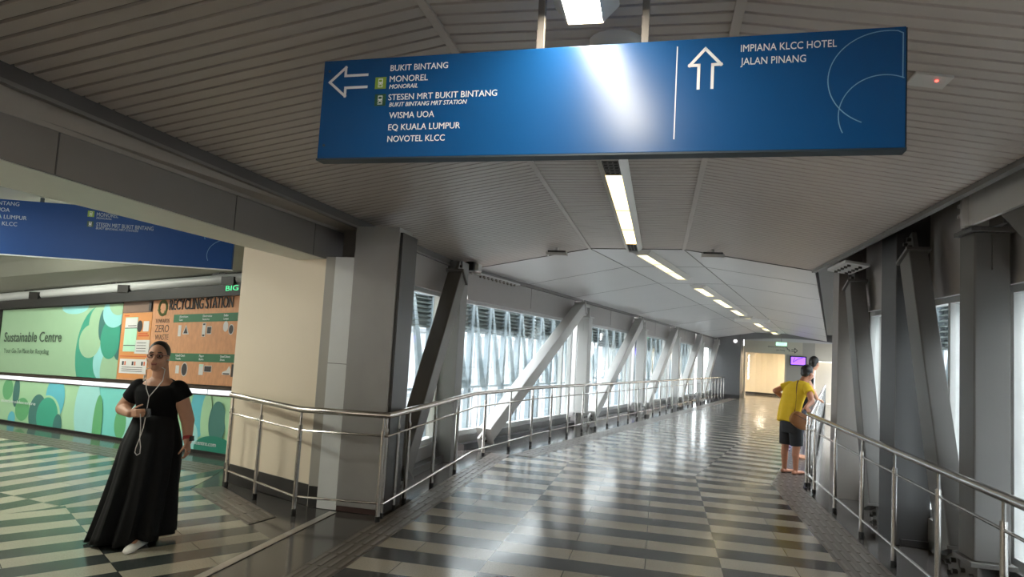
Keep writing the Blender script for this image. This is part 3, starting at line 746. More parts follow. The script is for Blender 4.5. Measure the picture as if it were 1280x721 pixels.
for a in (1.007, 1.444):
    mb = MB(); mb.box(Fr(SB, sx, sn), a-.014, a+.014, -.045, -.015, SH-.01, .717); build('hanger', mb, m_trim, t)
for b in ((.031, .06), (.031, .405)): 
    mb = MB(); mb.tube([SGN(*b, 0), SGN(*b, .003)], .006, 8); build('screw', mb, m_bedge, t)
for s, y, x1 in (('BUKIT BINTANG', .391, .606), ('MONOREL', .341, .516), ('STESEN MRT BUKIT BINTANG', .2575, .837), ('WISMA UOA', .175, .557), ('EQ KUALA LUMPUR', .121, .680), ('NOVOTEL KLCC', .0685, .613)):
    x0 = .334 if y > .2 else .344
    letter(t, m_wht, s, SGN, x0, y, .0265, x1-x0)
for s, y, x0, x1 in (('MONORAIL', .310, .334, .470), ('BUKIT BINTANG MRT STATION', .228, .340, .700)):
    letter(t, m_wht, s, SGN, x0, y, .0185, x1-x0, shear=.2)
for s, y, x1 in (('IMPIANA KLCC HOTEL', .391, 2.156), ('JALAN PINANG', .3385, 2.050)):
    letter(t, m_wht, s, SGN, 1.815, y, .0275, x1-1.815)
pictogram(SGN, .264, .312, .053, m_lime, t); pictogram(SGN, .268, .234, .053, m_dkg, t)
mb = MB(); stroke(mb, SGN, [(.221, .380), (.113, .380), (.113, .419), (.036, .353), (.117, .286), (.117, .324), (.221, .324)], .0115); build('left_arrow', mb, m_wht, t)
mb = MB(); stroke(mb, SGN, [(1.660, .254), (1.660, .346), (1.625, .346), (1.683, .412), (1.743, .346), (1.712, .346), (1.712, .254)], .0115); build('up_arrow', mb, m_wht, t)
mb = MB(); stroke(mb, SGN, [(1.575, .053), (1.575, .425)], .004); build('divider_line', mb, m_wht, t)
mb = MB(); stroke(mb, SGN, [(2.379, .43)]+arc((2.327, .262), .199, .180, 80, 245), .0032); build('circle_line', mb, m_pale, t); mb = MB(); stroke(mb, SGN, [(2.379, .43), (2.379, .262)]+arc((2.318, .125), .152, .150, 65, 205), .0032); build('circle_line', mb, m_pale, t)

# ---------------------------------------------------------------- second blue sign in the side branch
S2 = V((-5.58, 7.36, 2.35)); s2x = V((.99, .1405, 0)).normalized(); s2n = V((s2x.y, -s2x.x, 0))
m_blue2 = pr('blue sign face in the branch', (2, 62, 128), .5, var=.03, spec=.25)
def SG2(a, b, h=0.0): return S2+s2x*a+V((0, 0, b))+s2n*h
t = thing('hanging_sign', 'blue direction sign over the side branch at the left edge, under the beam', 'sign', SG2(.6, .58, -.03))
mb = MB(); plate(mb, SG2, -1.2, 2.405, 0, .60, -.06, 0); build('board', mb, m_blue2, t, bevel=.003)
mb = MB(); plate(mb, SG2, -1.2, 2.41, -.01, 0, -.066, .004); build('edge_trim', mb, m_wht, t)
m_dim = pr('dim white lettering', (170, 182, 196), .5)
for s, y, x1 in (('BUKIT BINTANG', .535, .139), ('WISMA UOA', .463, .050), ('EQ KUALA LUMPUR', .387, .229), ('NOVOTEL KLCC', .312, .140)):
    letter(t, m_dim, s, SG2, x1, y, .042, None, align='r')
letter(t, m_dim, 'MONOREL', SG2, .934, .489, .044, .224); letter(t, m_dim, 'STESEN MRT BUKIT BINTANG', SG2, .940, .377, .044, .598)
letter(t, m_dim, 'MONORAIL', SG2, .934, .461, .02, .16, shear=.2); letter(t, m_dim, 'BUKIT BINTANG MRT STATION', SG2, .940, .346, .024, .436, shear=.2)
pictogram(SG2, .840, .478, .068, m_lime, t); pictogram(SG2, .845, .366, .064, m_dkg, t)
one('circle_line', t, m_pale, stroke, SG2, arc((2.33, .40), .25, .22, 90, 200), .004); one('circle_line', t, m_pale, stroke, SG2, arc((2.37, .15), .24, .19, 75, 200), .004)
for a in (.35, 2.3):
    mb = MB(); mb.box(Fr(S2, s2x, s2n), a-.015, a+.015, -.045, -.015, .58, .66); build('hanger', mb, m_bedge, t)

# ================================================================ MURAL WALL OF THE SIDE BRANCH
def clip(poly, a0, a1, b0, b1):
    for ax, lim, s in ((0, a0, 1), (0, a1, -1), (1, b0, 1), (1, b1, -1)):
        o = []
        for i in range(len(poly)):
            p, q = poly[i], poly[(i+1) % len(poly)]; dp, dq = (p[ax]-lim)*s, (q[ax]-lim)*s
            if dp >= 0: o.append(p)
            if dp*dq < 0: k = dp/(dp-dq); o.append((p[0]+(q[0]-p[0])*k, p[1]+(q[1]-p[1])*k))
        poly = o
        if len(poly) < 3: return []
    return poly
def disc(mb, c, lim, h, mi, pts=None):
    p = pts or [(c[0]+c[2]*math.cos(2*PI*i/40), c[1]+c[3]*math.sin(2*PI*i/40)) for i in range(40)]
    p = clip(p, *lim)
    if p: mb.add([PAN(a, b, h) for a, b in p], [tuple(range(len(p)))], mi)
def pm(name, rgb): return pr('mural '+name, rgb, .32, var=.03)
mural = [pm('light green', (148, 182, 150)), pm('teal', (62, 150, 128)), pm('dark teal', (64, 112, 108)), pm('blue', (88, 172, 196)), pm('pale blue', (140, 200, 202)), pm('green', (92, 160, 112)), pm('aqua', (104, 188, 186)), pm('deep teal', (38, 118, 102))]
LG, TE, DT, BL, PB, GR, AQ, DE = range(8)
low = (-6, 5.3, .035, .655)
mural_low_lit = [pr('low mural '+a, b, .32, var=.03) for a, b in (('light green', (172, 216, 176)), ('teal', (70, 172, 146)), ('dark teal', (72, 126, 122)), ('blue', (104, 196, 214)), ('pale blue', (164, 222, 222)), ('green', (104, 180, 126)), ('aqua', (124, 212, 206)), ('deep teal', (42, 134, 116)))]  # mural palette lightened: stronger light on the low panel is in the colours
mb = MB(); plate(mb, PAN, -6, 5.3, .0, .655, -.03, .02, LG)
shapes = [((2.62, .35, .62, .6), AQ), ((3.35, .30, .75, .6), AQ), ((.14, .511, .13, .164), GR), ((.36, .472, .08, .221), DT), ((.31, .06, .09, .12), BL), ((.55, .231, .17, .174), GR),
          ((1.30, .450, .22, .32), BL), ((1.16, .18, .30, .30), LG), ((.93, .19, .21, .29), DT), ((1.16, .18, .25, .27), TE), ((1.42, .05, .10, .18), DT),
          ((2.05, .331, .28, .50), PB), ((2.30, .15, .10, .4), GR), ((3.05, .2, .35, .5), PB), ((2.78, .208, .12, .195), GR), ((3.55, .4, .3, .4), BL),
          ((3.95, .30, .22, .55), LG), ((4.28, .47, .16, .30), BL), ((4.14, .15, .16, .20), PB), ((4.42, .40, .10, .28), LG), ((4.62, .36, .15, .24), DT), ((4.60, .06, .36, .15), DE), ((4.95, .45, .2, .3), LG),
          ((-.8, .35, .5, .4), TE), ((-1.9, .3, .5, .5), PB), ((-3.2, .3, .6, .4), GR)]
for i, (c_, mi) in enumerate(shapes): disc(mb, c_, low, .021+.0008*i, mi)
mur = build('mural_panel', mb, mural_low_lit, None, PAN(-.3, 0)); meta(mur, 'low green and teal patterned mural panel along the foot of the branch wall', 'mural')
PTM = lambda a, b, h=0: PAN(a, b, .046+h)
letter(mur, m_wht, 'oncentre.com', PTM, 4.20, .095, .048, .445); letter(mur, m_wht, 'sustainablecentre', PTM, .05, .315, .045, .84)
mb = MB(); plate(mb, PAN, -6, 5.3, -.02, .035, .02, .05); build('black_foot', mb, m_black, mur)
t = thing('window_strip', 'thin bright slot of small panes between the low mural and the boards above', 'window', PAN(0, .655))
mb = MB(); plate(mb, PAN, -6, 5.3, .655, .665, -.02, .03); plate(mb, PAN, -6, 5.3, .728, .765, -.02, .05); build('frame', mb, pr('bronze frame', (74, 66, 60), .4, metal=.5), t)
k = -1.0; random.seed(3)
mpane = emis('pane with daylight glow', (244, 250, 252), .5)  # daylight in the slot is put in as a glow of the panes
while k < 5.2:
    L_ = random.uniform(.12, .62); mb = MB(); plate(mb, PAN, k, min(k+L_, 5.28), .670, .722, .0, .018); build('pane', mb, mpane, t); k += L_+.03
mb = MB(); plate(mb, PAN, -6, 5.3, .66, .73, -.03, .0); build('slot_back', mb, m_black, t)
# upper boards
up = (-.2, 2.60, .775, 1.775)
mb = MB(); plate(mb, PAN, -.2, 2.60, .775, 1.775, 0, .03, LG)
ush = [((1.55, 1.76, .30, .10), PB), ((2.08, 1.133, .42, .621), TE), ((2.29, 1.0, .22, .26), PB), ((2.60, .90, .36, .36), LG), ((2.15, 1.529, .25, .257), LG), ((1.96, 1.272, .24, .231), LG),
       ((2.60, 1.273, .13, .25), DT), ((2.21, 1.491, .09, .219), DT), ((2.40, 1.309, .21, .275), TE), ((2.44, 1.667, .25, .213), PB), ((2.52, 1.82, .22, .20), LG)]
for i, (c_, mi) in enumerate(ush): disc(mb, c_, up, .031+.0008*i, mi)
b1_ = meta(build('poster_board', mb, mural, None, PAN(1.2, .775)), 'light green board with teal circles reading Sustainable Centre', 'poster board')
mb = MB(); PT3 = lambda a, b, h=0: PAN(a, b, .042+h)
add_text(mb, 'Sustainable Centre', PT3, -.07, 1.262, .150, 1.39); build('title_lettering', mb, pr('dark grey lettering', (62, 78, 70), .5), b1_)
mb = MB(); add_text(mb, 'Your Go-To Place for Recycling', PT3, -.045, 1.085, .070, 1.10); build('small_lettering', mb, pr('grey green lettering', (88, 112, 96), .5), b1_)
mb = MB(); plate(mb, PAN, -.26, -.2, .76, 1.79, -.02, .05); plate(mb, PAN, -.26, 2.6, 1.775, 1.79, -.02, .05); build('frame', mb, m_black, b1_)
m_osb = pr('orange strand board', (200, 146, 108), .6, var=.26, scale=26, stretch=(1, 1, .35))
m_osb2 = pr('smooth orange board', (206, 140, 84), .55, var=.06)
m_grn = pr('green band', (58, 112, 82), .5); m_dgy = pr('dark grey print', (58, 56, 58), .5); m_lgy = pr('pale print', (206, 206, 206), .5); m_mint = pr('mint print', (170, 216, 190), .5); m_red = pr('orange red print', (196, 92, 52), .5)
mb = MB(); plate(mb, PAN, 2.60, 5.3, .775, 1.80, 0, .03)
rb = meta(build('recycling_board', mb, m_osb, None, PAN(3.9, .775)), 'orange strand board panel reading RECYCLING STATION with green bands and icons', 'poster board')
PT4 = lambda a, b, h=0: PAN(a, b, .031+h)
mb = MB(); add_text(mb, 'RECYCLING STATION', PT4, 3.54, 1.660, .128, 1.175, extr=.012); build('title_lettering', mb, m_dgy, rb)
m_bgp = pr('brown grey print', (84, 66, 58), .5)
for s, x, y, c_, w_ in (('ZERO', 3.29, 1.387, .09, .272), ('WASTE', 3.305, 1.293, .066, .265), ('TOWARDS', 3.285, 1.503, .05, .275), ('LIVING', 3.32, 1.215, .05, .24)): letter(rb, m_bgp, s, PT4, x, y, c_, w_, name='slogan_lettering')
for z in (1.505, 1.037):
    mb = MB(); plate(mb, PT4, 3.64, 5.28, z, z+.095, 0, .004); bd = build('green_band', mb, m_grn, rb)
    words = (('Aluminium', 'Cans'), ('Electronics', 'Batteries'), ('Bulbs', 'Lamps')) if z > 1.2 else (('Used Cloth', 'Textile'), ('Paper', 'Books'), ('Used Shoes', 'Shoes'))
    for (w1, w2), a in zip(words, (3.75, 4.19, 4.57)):
        letter(bd, m_wht, w1, lambda p, q, h=0: PAN(p, q, .035+h), a, z+.055, .026); letter(bd, m_wht, w2, lambda p, q, h=0: PAN(p, q, .035+h), a, z+.018, .024)
def icon(name, shapes):
    mb = MB()
    for kind, mi, h, *q in shapes:
        if kind == 'r': plate(mb, PT4, q[0], q[1], q[2], q[3], 0, .002+h, mi)
        else: disc_(mb, q, .002+h, mi)
    build(name, mb, [m_lgy, m_dgy, m_mint], rb)
def disc_(mb, q, h, mi):
    if len(q) == 4: p = [(q[0]+q[2]*math.cos(2*PI*i/24), q[1]+q[3]*math.sin(2*PI*i/24)) for i in range(24)]
    else: p = [(q[i], q[i+1]) for i in range(0, len(q), 2)]
    mb.prism([PT4(a, b, 0) for a, b in p], -PM*h, mi)
icon('battery_icon', [('r', 0, 0, 3.745, 3.80, 1.335, 1.47)])
icon('warning_icon', [('d', 0, 0, 3.83, 1.36, 3.95, 1.36, 3.89, 1.475), ('d', 1, .001, 3.85, 1.37, 3.93, 1.37, 3.89, 1.45)])
icon('bottle_icon', [('r', 0, 0, 4.195, 4.255, 1.33, 1.49), ('r', 1, .001, 4.205, 4.245, 1.465, 1.485), ('r', 1, .001, 4.205, 4.245, 1.335, 1.355)])
icon('battery_icon', [('r', 0, 0, 4.28, 4.365, 1.36, 1.45), ('r', 1, .001, 4.288, 4.357, 1.368, 1.442)])
icon('bulb_icon', [('d', 0, 0, 4.615, 1.445, .045, .06)])
icon('bulb_icon', [('d', 0, 0, 4.715, 1.41, .047, .06), ('d', 1, .001, 4.715, 1.41, .038, .05)])
icon('can_icon', [('r', 0, 0, 3.765, 3.83, .89, .985)])
icon('coin_icon', [('d', 0, 0, 3.93, .94, .06, .082), ('d', 1, .001, 3.93, .94, .05, .072)])
icon('jar_icon', [('r', 0, 0, 4.20, 4.28, .885, 1.01), ('r', 2, .001, 4.21, 4.27, .985, 1.005)])
icon('box_icon', [('r', 0, 0, 4.295, 4.43, .92, .995), ('r', 1, .001, 4.302, 4.423, .926, .989)])
icon('shoe_icon', [('d', 0, 0, 4.62, .90, 4.77, .90, 4.77, .96, 4.74, 1.0, 4.70, .95, 4.63, .93), ('d', 1, .001, 4.64, .905, 4.75, .905, 4.75, .918, 4.64, .918)])
icon('box_icon', [('r', 1, 0, 4.78, 4.86, .88, 1.02)])
# recycling wreath and the poster at the left of the board
mb = MB()
for i in range(3):
    a0 = 90+120*i; pp = arc((3.41, 1.69), .075, .085, a0+12, a0+100, 10); stroke(mb, PT4, pp, .034, .004)
    e = pp[-1]; pv = pp[-2]; dx, dy = e[0]-pv[0], e[1]-pv[1]; q = math.hypot(dx, dy); dx /= q; dy /= q
    disc_(mb, (e[0]-dy*.035, e[1]+dx*.035, e[0]+dy*.035, e[1]-dx*.035, e[0]+dx*.05, e[1]+dy*.05), .004, 0)
build('recycling_symbol', mb, pr('olive print', (92, 106, 52), .5), rb)
mb = MB(); plate(mb, PT4, 2.62, 3.215, .80, 1.64, 0, .004); po = build('poster', mb, m_osb2, rb)
mb = MB(); plate(mb, PT4, 2.61, 3.215, 1.645, 1.795, 0, .004); plate(mb, PT4, 3.15, 3.20, 1.66, 1.78, .004, .02, 1); build('grey_cap', mb, [pr('grey brown shelf', (120, 98, 86), .5), m_dgy], rb)
def sub(name, f): mb = MB(); f(mb); return mb
PT5 = lambda a, b, h=0: PAN(a, b, .035+h)
mb = MB()
plate(mb, PT5, 2.685, 2.94, 1.14, 1.585, 0, .003, 2); plate(mb, PT5, 2.69, 2.935, 1.45, 1.575, .003, .004, 0); plate(mb, PT5, 2.69, 2.935, 1.215, 1.225, .003, .004, 1); plate(mb, PT5, 2.69, 2.935, 1.44, 1.45, .003, .004, 1); plate(mb, PT5, 2.75, 2.92, 1.47, 1.48, .004, .005, 1)
plate(mb, PT5, 2.925, 3.215, 1.115, 1.29, 0, .003, 0)
for q in (1.25, 1.215, 1.18, 1.145): plate(mb, PT5, 2.96, 3.15, q, q+.007, .003, .004, 1)
plate(mb, PT5, 2.65, 3.20, .86, 1.045, 0, .003, 0)
for x in (2.70, 2.90, 3.09): plate(mb, PT5, x, x+.035, .965, 1.015, .003, .004, 1); plate(mb, PT5, x+.05, x+.075, .965, 1.015, .003, .004, 3)
for q in (.935, .91, .885): plate(mb, PT5, 2.70, 3.12, q, q+.007, .003, .004, 1)
plate(mb, PT5, 3.06, 3.17, 1.40, 1.53, 0, .003, 0)
plate(mb, PT5, 2.97, 3.18, 1.335, 1.355, 0, .003, 3); plate(mb, PT5, 2.97, 3.15, 1.365, 1.38, 0, .003, 3); plate(mb, PT5, 2.64, 3.18, 1.075, 1.085, 0, .003, 3); plate(mb, PT5, 2.65, 2.75, 1.60, 1.615, 0, .003, 3)
p_ = [(2.985+.052*math.cos(2*PI*i/24), 1.467+.075*math.sin(2*PI*i/24)) for i in range(24)]; mb.prism([PT5(a, b) for a, b in p_], -PM*.003, 1)
build('printed_notices', mb, [m_lgy, m_dgy, m_mint, m_red], po)
# black header with running text, white pipe above it
mb = MB(); plate(mb, PAN, -.30, 5.3, 1.79, 1.918, -.02, .10)
hb = meta(build('display_header', mb, pr('black header casing', (34, 35, 36), .4), None, PAN(2.3, 1.79)), 'long black display header with green running text above the boards', 'display')
mb = MB(); add_text(mb, 'BIG', lambda a, b, h=0: PAN(a, b, .101+h), 4.628, 1.845, .058, .22); build('led_text', mb, emis('green led text', (90, 225, 150), .5), hb)
t = thing('roof_pipe', 'pale grey pipe running along the wall above the black display header', 'pipe', PAN(2.3, 1.92))
mb = MB(); mb.tube([PAN(-6, 1.985, .02), PAN(5.3, 1.985, .02)], .075, 14); build('pipe', mb, pr('pale grey pipe paint', (176, 178, 178), .4), t, smooth=True)
for s in (.35, 2.35, 4.35):
    mb = MB()
    for ds in (0, .12): mb.beam(PAN(s+ds, 1.92, .02), PAN(s+ds+.05, 2.06, .02), .035, .20, PM)
    mb.box(Fr(PAN(s+.2, 1.92, .0), PW, PM), 0, .22, -.12, .02, 0, .11); build('clamp', mb, m_black, t)
mb = MB(); mb.tube([PAN(-.42, 0, .14), PAN(-.42, 2.05, .14)], .08, 14); solo('steel_post', mb, m_steel, 'round grey post at the left end of the light green board', 'post', smooth=True)
# ceiling lamps of the branch: first in view, the rest added unseen for light
for k, (x, y, lab) in enumerate(((-6.6, 9.05, 'white strip light on the branch ceiling at the left edge, below the small blue sign'), (-6.9, 7.0, 'added unseen strip light above the small blue sign'), (-5.2, 5.0, 'added unseen strip light on the branch ceiling behind the beam'), (-9.5, 8.5, 'added unseen strip light far down the branch ceiling'))):
    t = thing('ceiling_light', lab, 'ceiling light', (x, y, 2.5), 'strip lights of the branch')
    z = 2.93
    fr = Fr((x, y, 0), PW, PM)
    mb = MB(); mb.box(fr, -.75, .75, -.10, .10, z-.03, z+.0); build('housing', mb, m_house, t)
    mb = MB(); mb.box(fr, -.7, .7, -.07, .07, z-.045, z-.03); build('diffuser', mb, m_wlamp, t)

# ================================================================ FAR END FITTINGS
m_blk = pr('black print', (40, 40, 40), .5)
def END(a, b, h=0.0): return FAR(a, UE-h, b)
t = thing('wall_lettering', 'black lettering and right arrow on the cream wall above the far opening', 'wall sign', END(-.3, 2.4, .001))
letter(t, m_blk, 'IMPIANA KLCC HOTEL', END, -.62, 2.56, .07, .76, extr=.006); letter(t, m_blk, 'Jalan Pinang', END, -.24, 2.42, .06, .38, extr=.006)
mb = MB(); stroke(mb, END, [(.46, 2.50), (.60, 2.50), (.60, 2.575), (.72, 2.46), (.60, 2.345), (.60, 2.42), (.46, 2.42)], .028, .006); build('arrow', mb, m_blk, t)
one('stairs_symbol', t, pr('grey print', (110, 108, 104), .5), stroke, END, [(.14, 2.64), (.20, 2.64), (.20, 2.57), (.27, 2.57), (.27, 2.50), (.34, 2.50), (.34, 2.43), (.40, 2.43)], .035, .006)
t = thing('wall_screen', 'small purple screen on the end wall right of the far opening', 'screen', FAR(.77, UE-.1, 1.78))
mb = MB(); mb.box(FAR, .40, 1.14, UE-.14, UE-.04, 1.74, 2.20); build('casing', mb, m_black, t, bevel=.01)
mb = MB(); mb.box(FAR, .45, 1.09, UE-.145, UE-.139, 1.79, 2.15); build('display', mb, emis('purple screen', (128, 84, 246), 1.1), t)
mb = MB()
for a in ((.55, 1.9, .75, 2.05), (.75, 2.05, .95, 2.12), (.55, 1.95, .62, 2.1)): stroke(mb, lambda x, y, h=0: FAR(x, UE-.146-h, y), [(a[0], a[1]), (a[2], a[3])], .04, .002)
build('picture', mb, emis('purple screen detail', (96, 60, 214), .9), t)
mb = MB(); mb.box(FAR, .7, .84, UE-.05, UE+.02, 1.9, 2.05); build('wall_mount', mb, m_black, t)
t = thing('exit_sign', 'small green lit exit sign hanging under the last ceiling lights', 'exit sign', FAR(.05, 24.85, 2.62))
mb = MB(); mb.box(FAR, -.18, .30, 24.85, 24.9, 2.63, 2.79); build('panel', mb, emis('green exit panel', (150, 226, 176), .9), t)
mb = MB(); add_text(mb, 'EXIT', lambda a, b, h=0: FAR(a, 24.848-h, b), -.08, 2.67, .08, .28); build('lettering', mb, pr('white exit print', (235, 245, 238), .5), t)
mb = MB(); mb.tube([FAR(.06, 24.875, 2.79), FAR(.06, 24.875, 3.2)], .012, 6); build('stem', mb, m_trim, t)
mb = MB(); mb.tube([FAR(-1.05, UE+1.6, 2.45), FAR(-1.05, UE+1.6, 2.435)], .16, 16)
t = thing('downlight', 'warm round downlight in the lobby ceiling behind the far opening', 'ceiling light', FAR(-1.05, UE+1.6, 2.45), 'lobby downlights'); build('lamp', mb, emis('warm downlight', (255, 236, 206), 110), t)
mb = MB(); mb.tube([FAR(-1.05, UE+1.6, 2.45), FAR(-1.05, UE+1.6, 2.44)], .20, 16); build('ring', mb, m_house, t)
mb = MB(); mb.tube([FAR(.2, UE+3.2, 2.45), FAR(.2, UE+3.2, 2.435)], .2, 16)
t = thing('downlight', 'second warm downlight deeper in the lobby behind the far opening', 'ceiling light', FAR(.2, UE+3.2, 2.45), 'lobby downlights'); build('lamp', mb, MATS['warm downlight'], t)
# red string of fairy lights at the lobby edge
mb = MB(); 
for k in range(14): mb.ball(FAR(-1.60+.02*math.sin(k*2), UE+.9, .95+.09*k), .03, seg=8, rings=6)
solo('light_string', mb, emis('bright string', (255, 250, 240), 2.0), 'vertical string of small bright lights at the left of the far opening', 'fairy lights')

# ================================================================ OUTSIDE
m_lou = pr('grey green louvre slats', (74, 84, 82), .5)
m_fin = pr('pale blue grey fins', (142, 154, 160), .4)
m_post = pr('blue grey posts', (118, 130, 137), .4)
def screen(fr, n, b0, b1, s, label, pitch=.72, zl=(1.88, 2.42)):
    t = thing('sunshade_screen', label, 'sunshade', fr(n, (b0+b1)/2, -.3), 'sunshade screens outside the glazing')
    mb = MB(); z = zl[0]
    while z < zl[1]-.03:
        mb.hexa([fr(n-.02, b0, z), fr(n+.03, b0, z+.03), fr(n+.03, b1, z+.03), fr(n-.02, b1, z), fr(n-.02, b0, z+.012), fr(n+.03, b0, z+.042), fr(n+.03, b1, z+.042), fr(n-.02, b1, z+.012)]); z += .075
    mb.box(fr, n+s*.06, n+s*.065, b0, b1, zl[0], zl[1])
    build('louvre', mb, m_lou, t)
    mb = MB(); mb.tube([fr(n, b0, .86), fr(n, b1, .86)], .03, 8); build('outer_handrail', mb, m_fin, t, smooth=True)
    mb = MB(); mb.box(fr, n-.05, n+.05, b0, b1, zl[1], zl[1]+.10); build('head_rail', mb, m_fin, t)
    mb = MB(); mb.box(fr, n-.08, n+.08, b0, b1, -.45, -.2); build('base_rail', mb, m_fin, t)
    k = b0+.1
    while k < b1-.1:
        mb = MB(); mb.box(fr, n-.05, n+.05, k-.045, k+.045, -.3, zl[1]+.05); build('post', mb, m_post, t)
        if k+.7 < b1:
            mb = MB(); a0, a1 = n-s*.03, n+s*.02
            mb.hexa([fr(a0, k+.46, .86), fr(a1, k+.46, .86), fr(a1, k+.68, .86), fr(a0, k+.68, .86), fr(a0, k+.07, 2.5), fr(a1, k+.07, 2.5), fr(a1, k+.12, 2.5), fr(a0, k+.12, 2.5)])
            build('fin', mb, m_fin, t)
        k += pitch
    return t
for i in range(5):
    screen(FAR, -3.95, COLS[i]-.0, COLS[i+1]-.05, -1, 'pale sunshade of louvres and slanted fins outside the %s left window bay beyond the bend' % ORD[i])
screen(NEAR, 3.75, 5.3, 10.6, 1, 'pale sunshade of louvres seen between the dark pier and the massive right column', zl=(1.95, 2.6))
screen(NEAR, 3.75, -2, 5.2, 1, 'pale sunshade outside the right glazing nearest the camera', zl=(1.95, 2.6))
# neighbouring building on the left, with windows
m_fac = pr('pale facade cladding', (134, 138, 142), .6, var=.03, scale=2)
m_fwin = pr('dark facade window', (46, 50, 56), .25, var=.15)
m_flin = pr('facade joint', (92, 96, 100), .6)
def facade(fr, n, b0, b1, z0, z1, s, label, wz, cat='building', w=.9, gap=2.1, mw=None):
    t = thing('building', label, cat, fr(n, (b0+b1)/2, z0))
    mb = MB(); mb.box(fr, min(n, n+s*6), max(n, n+s*6), b0, b1, z0, z1); build('wall', mb, m_fac, t)
    e = n-s*.03
    mb = MB(); k = b0
    while k < b1: mb.box(fr, min(e, n), max(e, n), k, k+.07, z0, z1); k += .7
    for z in wz: mb.box(fr, min(e, n)-.05, max(e, n)+.05, b0, b1, z-.35, z-.2)
    build('cladding_joints', mb, m_flin, t)
    cnt = 0
    for z in wz:
        k = b0+.5
        while k < b1-1 and cnt < 96:
            mb = MB(); mb.box(fr, min(e-s*.02, n), max(e-s*.02, n), k, k+w, z, z+.95); build('window', mb, mw or m_fwin, t); k += gap; cnt += 1
    return t
facade(FAR, -15, 2, 75, -7, 9, -1, 'pale ribbed building across the street seen through the left windows', (-3.6, -.4, 2.55, 5.4))
facade(NEAR, 14, -12, 40, -7, 10, 1, 'pale building across the street seen through the right windows', (-3.4, -.2, 3.0))
mb = MB(); mb.box(WORLD, -60, 70, -30, 90, -7.3, -7.0); struct('ground', mb, pr('pale street', (176, 174, 170), .8, var=.1))
mb = MB(); mb.box(NEAR, -3.5, -3.44, 7.0, 8.45, -.4, 2.5); struct('wall_left', mb, pr('pale green cladding', (152, 196, 174), .5))
for k, (b, n, rgb, lab) in enumerate(((9.5, -7.0, (168, 70, 70), 'red parked car on the street below the first left window'), (12.6, -9.5, (200, 196, 196), 'white parked car on the street below the first left window'))):
    t = thing('car', lab, 'car', NEAR(n, b, -7)); cm = pr('car paint %s' % lab.split()[0], rgb, .3)
    rings = []
    for x, zz, wd in ((-2.1, .75, .75), (-2.0, .95, .82), (-1.2, 1.0, .85), (-.7, 1.45, .7), (.7, 1.5, .7), (1.2, 1.02, .85), (2.0, .9, .82), (2.1, .7, .75)):
        rings.append([NEAR(n-wd, b+x, -6.75), NEAR(n+wd, b+x, -6.75), NEAR(n+wd, b+x, -7+zz), NEAR(n-wd, b+x, -7+zz)])
    mb = MB(); mb.loft(rings); build('body', mb, cm, t)
    for x in (-1.3, 1.3):
        for sd in (-.8, .8):
            mb = MB(); mb.tube([NEAR(n+sd-.1, b+x, -6.68), NEAR(n+sd+.1, b+x, -6.68)], .32, 14); build('wheel', mb, m_foot, t)
# ================================================================ PEOPLE
m_skin = pr('skin', (196, 146, 118), .5, var=.08, scale=20)
m_skin2 = pr('tanned skin', (176, 118, 90), .5, var=.08, scale=20)
m_hair = pr('black hair', (26, 22, 21), .42, var=.2, scale=60, stretch=(1, 1, .2))
m_lip = pr('lips', (150, 84, 76), .45)
m_bcloth = pr('black cotton', (17, 17, 19), .8, var=.2, scale=12, spec=.15, bump=.25, bscale=30)
m_skirtc = pr('black flowing skirt cloth', (17, 18, 20), .7, var=.2, scale=10, spec=.2)
m_yel = pr('yellow t-shirt', (222, 184, 30), .8, var=.08, scale=9, bump=.3, bscale=16)
m_eyew = pr('eye white', (214, 206, 200), .3); m_iris = pr('dark iris', (36, 26, 22), .2)

def remesh(name, mb, mat, parent, voxel=.006, sm=2, f=.5):
    me = D.meshes.new(name); off = V(parent['_o'])
    me.from_pydata([tuple(p-off) for p in mb.v], [], mb.f)
    bm = bmesh.new(); bm.from_mesh(me); bmesh.ops.recalc_face_normals(bm, faces=bm.faces); bm.to_mesh(me); bm.free()
    o = D.objects.new(name, me); C.objects.link(o)
    md = o.modifiers.new('remesh', 'REMESH'); md.mode = 'VOXEL'; md.voxel_size = voxel
    dg = bpy.context.evaluated_depsgraph_get(); dg.update()
    m2 = D.meshes.new_from_object(o.evaluated_get(dg)); o.modifiers.clear(); o.data = m2; D.meshes.remove(me); m2.name = name
    bm = bmesh.new(); bm.from_mesh(m2)
    for _ in range(sm): bmesh.ops.smooth_vert(bm, verts=bm.verts, factor=f, use_axis_x=True, use_axis_y=True, use_axis_z=True)
    bm.to_mesh(m2); bm.free()
    m2.materials.clear(); m2.materials.append(mat)
    for p in m2.polygons: p.use_smooth = True
    o.parent = parent; o['_o'] = tuple(off)
    return o
def ell(c, fr, a, b, n=28, t0=0.0):
    c = V(c); return [c+fr.x*a*math.cos(2*PI*i/n)+fr.y*b*math.sin(2*PI*i/n) for i in range(n)]
